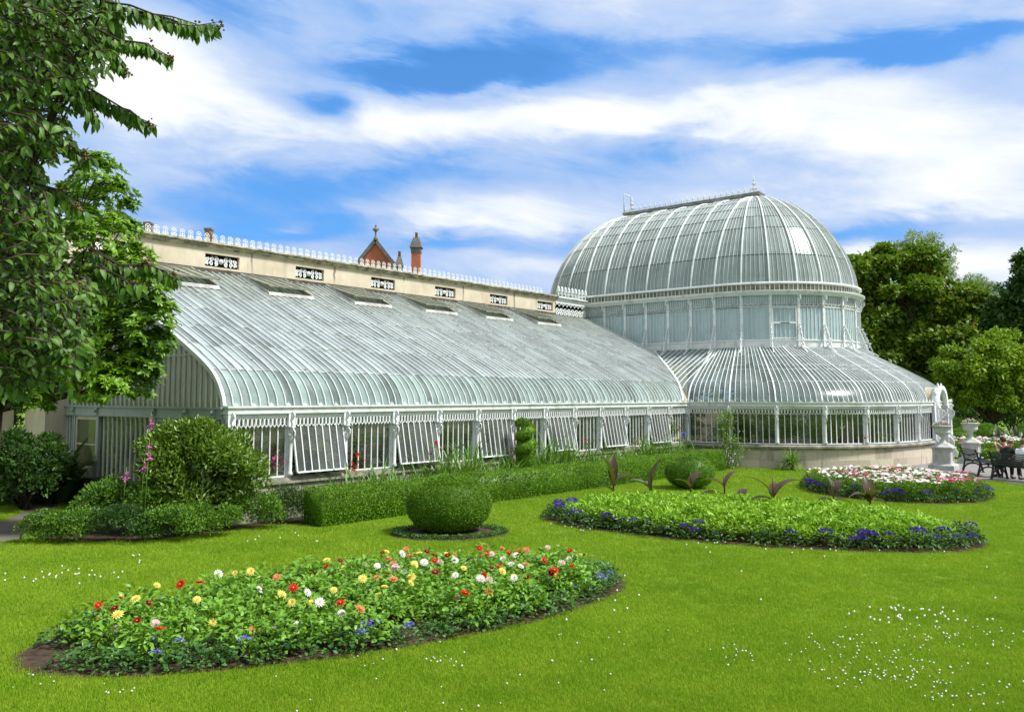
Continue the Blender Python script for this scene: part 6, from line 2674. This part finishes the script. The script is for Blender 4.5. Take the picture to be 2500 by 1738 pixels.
# ------------------------------------------------------------------ people on the nearer bench
def skin(name, J, E, mat, parent=None, levels=2, mats=None):
    me = bpy.data.meshes.new(name)
    names = list(J)
    me.from_pydata([J[n][0] for n in names], [], [])
    me = bpy.data.meshes.new(name)
    me.from_pydata([J[n][0] for n in names], [(names.index(a), names.index(b)) for a, b in E], [])
    o = link(bpy.data.objects.new(name, me), parent)
    md = o.modifiers.new('skin', 'SKIN')
    md.use_smooth_shade = True
    for i, n in enumerate(names):
        r_ = J[n][1]
        v = me.skin_vertices[0].data[i]
        v.radius = (r_, r_) if not isinstance(r_, tuple) else r_
        v.use_root = (i == 0)
    sb = o.modifiers.new('smooth', 'SUBSURF')
    sb.levels = sb.render_levels = levels
    me.materials.append(M[mat])
    return o

M['skin'] = plain('skin', (.56, .33, .25), .55, .4, .08, 10)
M['hair_grey'] = plain('short_grey_hair', (.22, .17, .13), .7, .3, .2, 40)
M['hair_dark'] = plain('dark_hair', (.06, .03, .022), .6, .4, .2, 40)
M['hair_brown'] = plain('light_brown_hair', (.20, .13, .085), .7, .3, .2, 40)
M['tee_dark'] = plain('dark_green_cotton', (.018, .028, .026), .9, .2, .2, 12)
M['tee_white'] = plain('white_cotton', (.74, .75, .80), .9, .2, .05, 12)
M['tee_red'] = plain('maroon_cloth', (.20, .04, .045), .9, .2, .15, 12)
M['trouser'] = plain('dark_trouser_cloth', (.03, .032, .04), .9, .2, .2, 12)
M['short'] = plain('khaki_cloth', (.18, .15, .10), .9, .2, .2, 12)
M['sock'] = plain('black_sock', (.012, .012, .014), .9, .2, .2, 12)
M['shoe'] = plain('dark_shoe', (.035, .028, .026), .6, .4, .2, 12)


def person(loc, rz, label, shirt, hair, lean=.12, headturn=(0, 0), bald=False, shorts=False, arms='lap', bag=False, seat=.455):
    """seated figure; local +y is forward"""
    root = thing('person', label, 'person', loc, rz)
    s = seat
    ty = lambda z: lean * (z - s) / .55 * 1.0
    nk = s + .56
    hx, hy = headturn
    J, E = {}, []
    def j(n, p, r_, par=None):
        J[n] = (p, r_)
        if par: E.append((par, n))
    j('pelvis', (0, -.02, s + .09), (.15, .115))
    j('waist', (0, ty(s + .25) - .02, s + .26), (.14, .105), 'pelvis')
    j('chest', (0, ty(s + .42) - .01, s + .42), (.155, .115), 'waist')
    j('neck0', (0, ty(nk) + .0, nk - .01), .062, 'chest')
    j('neck', (hx * .3, ty(nk) + .03 + hy * .3, nk + .05), .056, 'neck0')
    hc = Vector((hx, ty(nk) + .05 + hy, nk + .15))
    j('head', tuple(hc), (.078, .094), 'neck')
    j('crown', (hc.x, hc.y - .01, hc.z + .075), (.066, .080), 'head')
    for sd_, q in ((-1, 'l'), (1, 'r')):
        j('sh' + q, (sd_ * .175, ty(nk) - .01, nk - .075), .058, 'chest')
        if arms == 'lap':
            el, wr = (sd_ * .235, ty(s + .3) + .06, s + .26), (sd_ * .12, .24, s + .19)
        elif arms == 'phone':
            el, wr = (sd_ * .22, ty(s + .4) + .16, s + .36), (sd_ * .07, ty(nk) + .30, nk + .02)
        else:
            el, wr = (sd_ * .25, ty(s + .3) + .10, s + .22), (sd_ * .20, .42, s + .15)
        j('el' + q, el, .042, 'sh' + q)
        j('wr' + q, wr, .028, 'el' + q)
        d = (Vector(wr) - Vector(el)).normalized()
        side = d.cross(Vector((0, 0, 1))).normalized() * -sd_
        pm = Vector(wr) + d * .055
        j('pm' + q, tuple(pm), (.036, .018), 'wr' + q)
        for k, (o_, ln) in enumerate(((-.026, .060), (-.009, .072), (.009, .068), (.026, .052))):
            a = pm + side * o_ + d * .045
            c = a + d * ln * .55 + Vector((0, 0, -.012 - .004 * k))
            e = c + d * ln * .3 + Vector((0, 0, -.022))
            j('f%d%s' % (k, q), tuple(a), .009, 'pm' + q); j('g%d%s' % (k, q), tuple(c), .0085, 'f%d%s' % (k, q)); j('h%d%s' % (k, q), tuple(e), .0075, 'g%d%s' % (k, q))
        th = Vector(wr) + d * .02 - side * .034
        j('t' + q, tuple(th), .011, 'wr' + q); j('u' + q, tuple(th + d * .045 - side * .012), .009, 't' + q)
        j('hip' + q, (sd_ * .095, .03, s + .075), .088, 'pelvis')
        j('kn' + q, (sd_ * .12, .44, s + .06), .058, 'hip' + q)
        j('cf' + q, (sd_ * .12, .43, s - .14), .055, 'kn' + q)
        j('an' + q, (sd_ * .12, .42, .085), .038, 'cf' + q)
        j('ft' + q, (sd_ * .135, .53, .045), .036, 'an' + q)
    body = skin('body', J, E, 'skin', root)
    # face
    b = MB()
    b.ball((hc.x, hc.y + .095, hc.z - .005), .017, 8, 6, (.8, 1, 1.4))
    b.ball((hc.x - .088, hc.y, hc.z), .022, 8, 6, (.4, .8, 1.3)); b.ball((hc.x + .088, hc.y, hc.z), .022, 8, 6, (.4, .8, 1.3))
    b.ball((hc.x, hc.y + .06, hc.z - .085), .035, 8, 6, (1, .7, .7))
    b.build('face', M['skin'], root)
    b = MB()
    for sd_ in (-1, 1):
        b.ball((hc.x + sd_ * .032, hc.y + .086, hc.z + .02), .011, 6, 5)
    b.box((hc.x - .022, hc.y + .092, hc.z - .05), (hc.x + .022, hc.y + .098, hc.z - .044))
    b.build('eye', M['sock'], root)
    # hair
    b = MB()
    n, vs, fs = 16, [], []
    lo = .35 if bald else -.55
    hi_ = .12 if bald else 1.0
    for i in range(9):
        ph = -.65 + (hi_ * 1.57 + .65) * i / 8
        for k in range(n):
            a = 2 * PI * k / n
            front = max(0, math.sin(a))
            p2 = max(ph, -.65 + front * (1.25 if not bald else 1.0))
            vs.append((hc.x + .092 * math.cos(a) * math.cos(p2), hc.y - .008 + .108 * math.sin(a) * math.cos(p2), hc.z + .035 + .118 * math.sin(p2)))
    fs = [(i * n + k, i * n + (k + 1) % n, (i + 1) * n + (k + 1) % n, (i + 1) * n + k) for i in range(8) for k in range(n)]
    b.add(vs, fs, True)
    b.build('hair', M[hair], root)
    # clothing
    k2 = 1.13
    top = {}
    for n_ in ('pelvis', 'waist', 'chest', 'neck0'):
        p, r_ = J[n_]
        top[n_] = (p, tuple(x * k2 for x in r_) if isinstance(r_, tuple) else r_ * 1.1)
    Et = [('pelvis', 'waist'), ('waist', 'chest'), ('chest', 'neck0')]
    for q in 'lr':
        p, r_ = J['sh' + q]
        top['sh' + q] = (p, r_ * 1.22)
        e = Vector(p).lerp(Vector(J['el' + q][0]), .7)
        top['sl' + q] = (tuple(e), .062)
        Et += [('chest', 'sh' + q), ('sh' + q, 'sl' + q)]
    skin('shirt', top, Et, shirt, root)
    lg = {'pelvis': (J['pelvis'][0], (.165, .13))}
    El = []
    for q in 'lr':
        lg['hip' + q] = (J['hip' + q][0], .098)
        lg['kn' + q] = (J['kn' + q][0], .070)
        El += [('pelvis', 'hip' + q), ('hip' + q, 'kn' + q)]
        if not shorts:
            lg['cf' + q] = (J['cf' + q][0], .066)
            lg['an' + q] = ((J['an' + q][0][0], J['an' + q][0][1], .12), .055)
            El += [('kn' + q, 'cf' + q), ('cf' + q, 'an' + q)]
    skin('trousers', lg, El, 'short' if shorts else 'trouser', root)
    for q, sd_ in (('l', -1), ('r', 1)):
        sh = {'a': ((sd_ * .12, .40, .055), .050), 'b': ((sd_ * .13, .50, .045), (.045, .042)), 'c': ((sd_ * .14, .61, .035), (.04, .032))}
        skin('shoe', sh, [('a', 'b'), ('b', 'c')], 'shoe', root)
        if shorts:
            skin('sock', {'a': ((sd_ * .12, .42, .06), .045), 'b': ((sd_ * .12, .425, .22), .048)}, [('a', 'b')], 'sock', root, 1)
    return root


def on_bench(x, y=-.02):
    c, s = math.cos(B2r), math.sin(B2r)
    return (B2c.x + x * c - y * s, B2c.y + x * s + y * c, .008)

person(on_bench(-.62, .0), B2r + R(4), 'balding person in a dark green T-shirt sitting on the nearer bench, seen from behind', 'tee_dark', 'hair_grey', .14, (.05, .03), bald=True)
person(on_bench(-.10, .02), B2r + R(-6), 'person in a white T-shirt and black socks at the right edge of the bench', 'tee_white', 'hair_brown', .10, (-.02, .03), shorts=True)
pw = at(2470, 1110, 27.0)
person((pw.x + .15, 27.3, .008), B2r + R(95), 'dark-haired person in maroon beyond the bench, hands raised to the face', 'tee_red', 'hair_dark', .16, (0, .05), arms='phone')
st_ = thing('park_stool', 'low dark seat beyond the bench under the person in maroon', 'stool', (pw.x + .15, 27.3, .008), B2r + R(95))
b = MB()
b.box((-.24, -.22, .40), (.24, .22, .44))
b.build('seat', M['slat'], st_)
for sx in (-1, 1):
    for sy in (-1, 1):
        b = MB()
        b.bar((sx * .2, sy * .18, 0), (sx * .18, sy * .16, .40), .035, .035, (0, 1, 0))
        b.build('leg', M['iron'], st_)

# ------------------------------------------------------------------ second flower bed beyond the path
q0 = at(2440, 1104, 36.5)
BED5 = ((q0.x + .8, 38.6), 3.1, 2.2, R(0))
soil_mound(BED5, .05)
uu = -BED5[1]
while uu < BED5[1]:
    vv = -BED5[2]
    while vv < BED5[2]:
        if (uu / (BED5[1] - .2)) ** 2 + (vv / (BED5[2] - .2)) ** 2 < 1:
            x, y = bedpt(BED5, uu + random.uniform(-.1, .1), vv + random.uniform(-.1, .1))
            qn = random.random()
            cosmos(x, y, 'white' if qn < .70 else 'pink' if qn < .9 else 'magenta', 'feathery cosmos plant with %s flowers in the bed behind the benches', '%s cosmos behind the benches', 1.35)
        vv += .72
    uu += .60
def strip_hedge(x0, y0, x1, y1, h, w, label, n=5000, mat='box'):
    d = Vector((x1 - x0, y1 - y0, 0))
    L_ = d.length
    def surf(k):
        x = rng.random(k) * L_
        y = (rng.random(k) - .5) * w
        top = rng.random(k) < .45
        z = np.where(top, h, rng.random(k) * h)
        y = np.where(top, y, np.where(rng.random(k) < .5, -w / 2, w / 2))
        N_ = np.where(top[:, None], [[0, 0, 1.]], np.c_[np.zeros(k), np.sign(y), np.zeros(k)])
        return np.c_[x, y, z], N_
    V, Fc = shell_leaves(surf, n, .07, .045, .35, .6, .7, .05)
    b = MB()
    b.box((.03, -w * .45, 0), (L_ - .03, w * .45, h * .93))
    q = np.array(b.f)
    V, Fc, mi = merge([(V, Fc, 0), (np.array(b.v), np.concatenate([q[:, :3], q[:, [0, 2, 3]]]), 0)])
    o = np_obj('low_hedge', V, Fc, M[mat])
    o.location = (x0, y0, 0)
    o.rotation_euler = (0, 0, math.atan2(d.y, d.x))
    tag(o, label, 'hedge')
strip_hedge(BED5[0][0] - 3.0, 36.0, BED5[0][0] + 4, 35.6, .38, .7, 'low green hedge strip in front of the white flowers behind the benches')
strip_hedge(BED5[0][0] - 4.0, 42.0, BED5[0][0] + 6, 42.0, .45, 1.6, 'yellow-green clipped strip beyond the white flowers', 6000, 'lime')
for px, py, Y, lab in ((2441, 1062, 41.2, 'pale canna beside the dome-topped clipped ball'), (2482, 1062, 40.6, 'pale canna with upright leaves at the right edge')):
    q = at(px, py, Y)
    r_ = thing('canna', lab, 'canna', (q.x, Y, 0))
    for k in range(7):
        V, Fc = scatter(LEAF8, [(random.uniform(-.15, .15), 0, random.uniform(.3, .7))], [(random.gauss(0, .6), random.gauss(0, .3), 1)], [(random.gauss(0, .3), -1, .2)], [(.20, .62, .62)])
        np_obj('leaf', V, Fc, M['canna_g'], r_)
    b = MB()
    b.tube([(0, 0, 0), (0, 0, .95)], .03, 6)
    b.build('stem', M['canna'], r_)

# ------------------------------------------------------------------ plants inside the glasshouse
ins = []
for k in range(6):
    parts = []
    h = (1.25, 1.5, 1.75, 1.35, 1.9, 2.1)[k]
    for _ in range(9):
        c = np.array([rng.normal() * .25, rng.normal() * .22, rng.uniform(.55, 1) * h])
        V, Fc = leaf_mound(46, .26, .30, .17, .055, LEAF4)
        parts.append((V + c - np.array([0, 0, .2]), Fc, 0))
    V, Fc, mi = merge(parts)
    ins.append(np_mesh('indoor_plant', V, Fc, M['inside']))
inb = {}
for kx, mt in (('pink', 'p_magenta'), ('red', 'p_red'), ('yellow', 'p_yellow'), ('white', 'p_white')):
    n = 90
    c = rng.normal(size=(6, 3)) * np.array([.22, .18, .30])
    P = c[rng.integers(0, 6, n)] + rng.normal(size=(n, 3)) * .06
    inb[kx] = np_mesh('blossom', *scatter(LEAF4, P, rdir(n), rdir(n), S3(.05, .065, n)), M[mt])


def indoor(loc, k, fl, where):
    o = link(bpy.data.objects.new('indoor_plant', ins[k]))
    o.location = loc
    o.rotation_euler = (0, 0, random.uniform(0, 6))
    tag(o, ('leafy indoor plant with %s flowers behind the %s windows' % (fl, where)) if fl else 'leafy green indoor plant behind the %s windows' % where, 'plant',
        ('%s-flowered plants inside the %s' % (fl, where)) if fl else 'green plants inside the %s' % where)
    b = MB()
    b.lathe([(.14, 0), (.19, .3), (.2, .33)], 10)
    global POT
    if POT is None:
        POT = b.build('pot', M['pot'], o)
    else:
        link(POT.copy(), o).parent = o
    if fl:
        f = link(bpy.data.objects.new('blossom', inb[fl]), o)
        o.rotation_euler = (0, 0, 0)
        f.location = (.26 if where == 'wing' else .05, -.22, random.uniform(.95, 1.35))
        f.scale = (1.5, 1.5, 1.2)
POT = None
flw = {0: 'pink', 1: 'pink', 4: 'yellow', 5: 'red', 9: 'red', 14: 'red', 18: 'white', 20: 'red', 24: 'pink', 27: 'red', 12: 'white'}
for k in range(30):
    u = .5 + k * .64
    p = G(u, random.uniform(.62, .95), .06)
    indoor(p, random.choice((0, 1, 3, 2)), flw.get(k), 'wing')
for k in range(15):
    p = G(.9 + k * 1.3, random.uniform(2.2, 3.2), .06)
    indoor(p, random.choice((2, 4, 5)), None, 'wing')
for k in range(9):
    p = G(random.uniform(.7, 1.3), 1.2 + k * .66, .06)
    indoor(p, random.choice((2, 4, 5)), None, 'gable end')
for k in range(12):
    p = G(19.9 + (k % 4) * .9, 1.0 + (k // 4) * .8 + (k % 2) * .3, .06)
    indoor(p, random.choice((2, 4, 5)), None, 'rotunda')
for k in range(40):
    s = .6 + k * (LT - 1.2) / 39
    q, _ = low(s, -random.uniform(.85, 1.5))
    w = G(q.x, q.y, .06)
    indoor(w, random.choice((1, 2, 4, 5)), {9: 'red', 10: 'red', 14: 'yellow', 6: 'white'}.get(k), 'rotunda')
for k in range(16):
    s = 1.5 + k * (LT - 3) / 15
    q, _ = low(s, -random.uniform(2.2, 3.2))
    w = G(q.x, q.y, .06)
    indoor(w, random.choice((4, 5)), None, 'rotunda')

# ------------------------------------------------------------------ white clover heads in the lawn
bm_ = MB()
bm_.ball((0, 0, .055), .013, 7, 5, (1, 1, .9))
bm_.m = 1
bm_.tube([(0, 0, 0), (0, 0, .05)], .0025, 4)
cl0 = bm_.build('clover_flower', [M['p_white'], M['shrub']])
LABC = 'small white clover flower in the mown lawn'
CLU = [(2200, 1505, 70, 16, 30), (2285, 1545, 80, 20, 36), (2120, 1610, 90, 22, 46), (2230, 1655, 90, 25, 46), (2360, 1690, 70, 25, 34), (2420, 1570, 60, 26, 22), (1800, 1600, 36, 12, 14), (2030, 1570, 60, 16, 20), (2090, 1650, 60, 20, 26),
       (160, 1412, 70, 10, 26), (335, 1372, 14, 8, 5), (120, 1662, 30, 8, 8), (300, 1692, 30, 16, 7), (1090, 1622, 30, 14, 14), (900, 1590, 80, 22, 16), (1450, 1292, 50, 5, 24), (1720, 1330, 40, 6, 12), (1430, 1530, 120, 60, 18), (1250, 1690, 300, 50, 24), (2000, 1420, 300, 40, 12), (700, 1320, 60, 10, 8), (1980, 1345, 60, 6, 14)]
pts = []
for (x, y, sx, sy, n) in CLU:
    for _ in range(n):
        p = gp(random.gauss(x, sx), random.gauss(y, sy))
        if any(inbed(p.x, p.y, b_, 1.02) for b_ in (BED1, BED2, BED3, BED4)): continue
        pts.append(p)
pts.sort(key=lambda p: p.y)
for i, p in enumerate(pts[:300]):
    o = cl0 if i == 0 else link(cl0.copy())
    s = random.uniform(.42, .8)
    o.location = (p.x, p.y, -.008 + (1 - s) * .02)
    o.scale = (s, s, s)
    tag(o, LABC, 'flower', 'white clover flowers in the lawn')
if len(pts) > 300:
    b = MB()
    for p in pts[300:]:
        b.ball((p.x, p.y, .047), .014, 6, 4)
    tag(b.build('clover_patch', M['p_white']), 'far scattered white clover flowers in the lawn', 'flowers', kind='stuff')
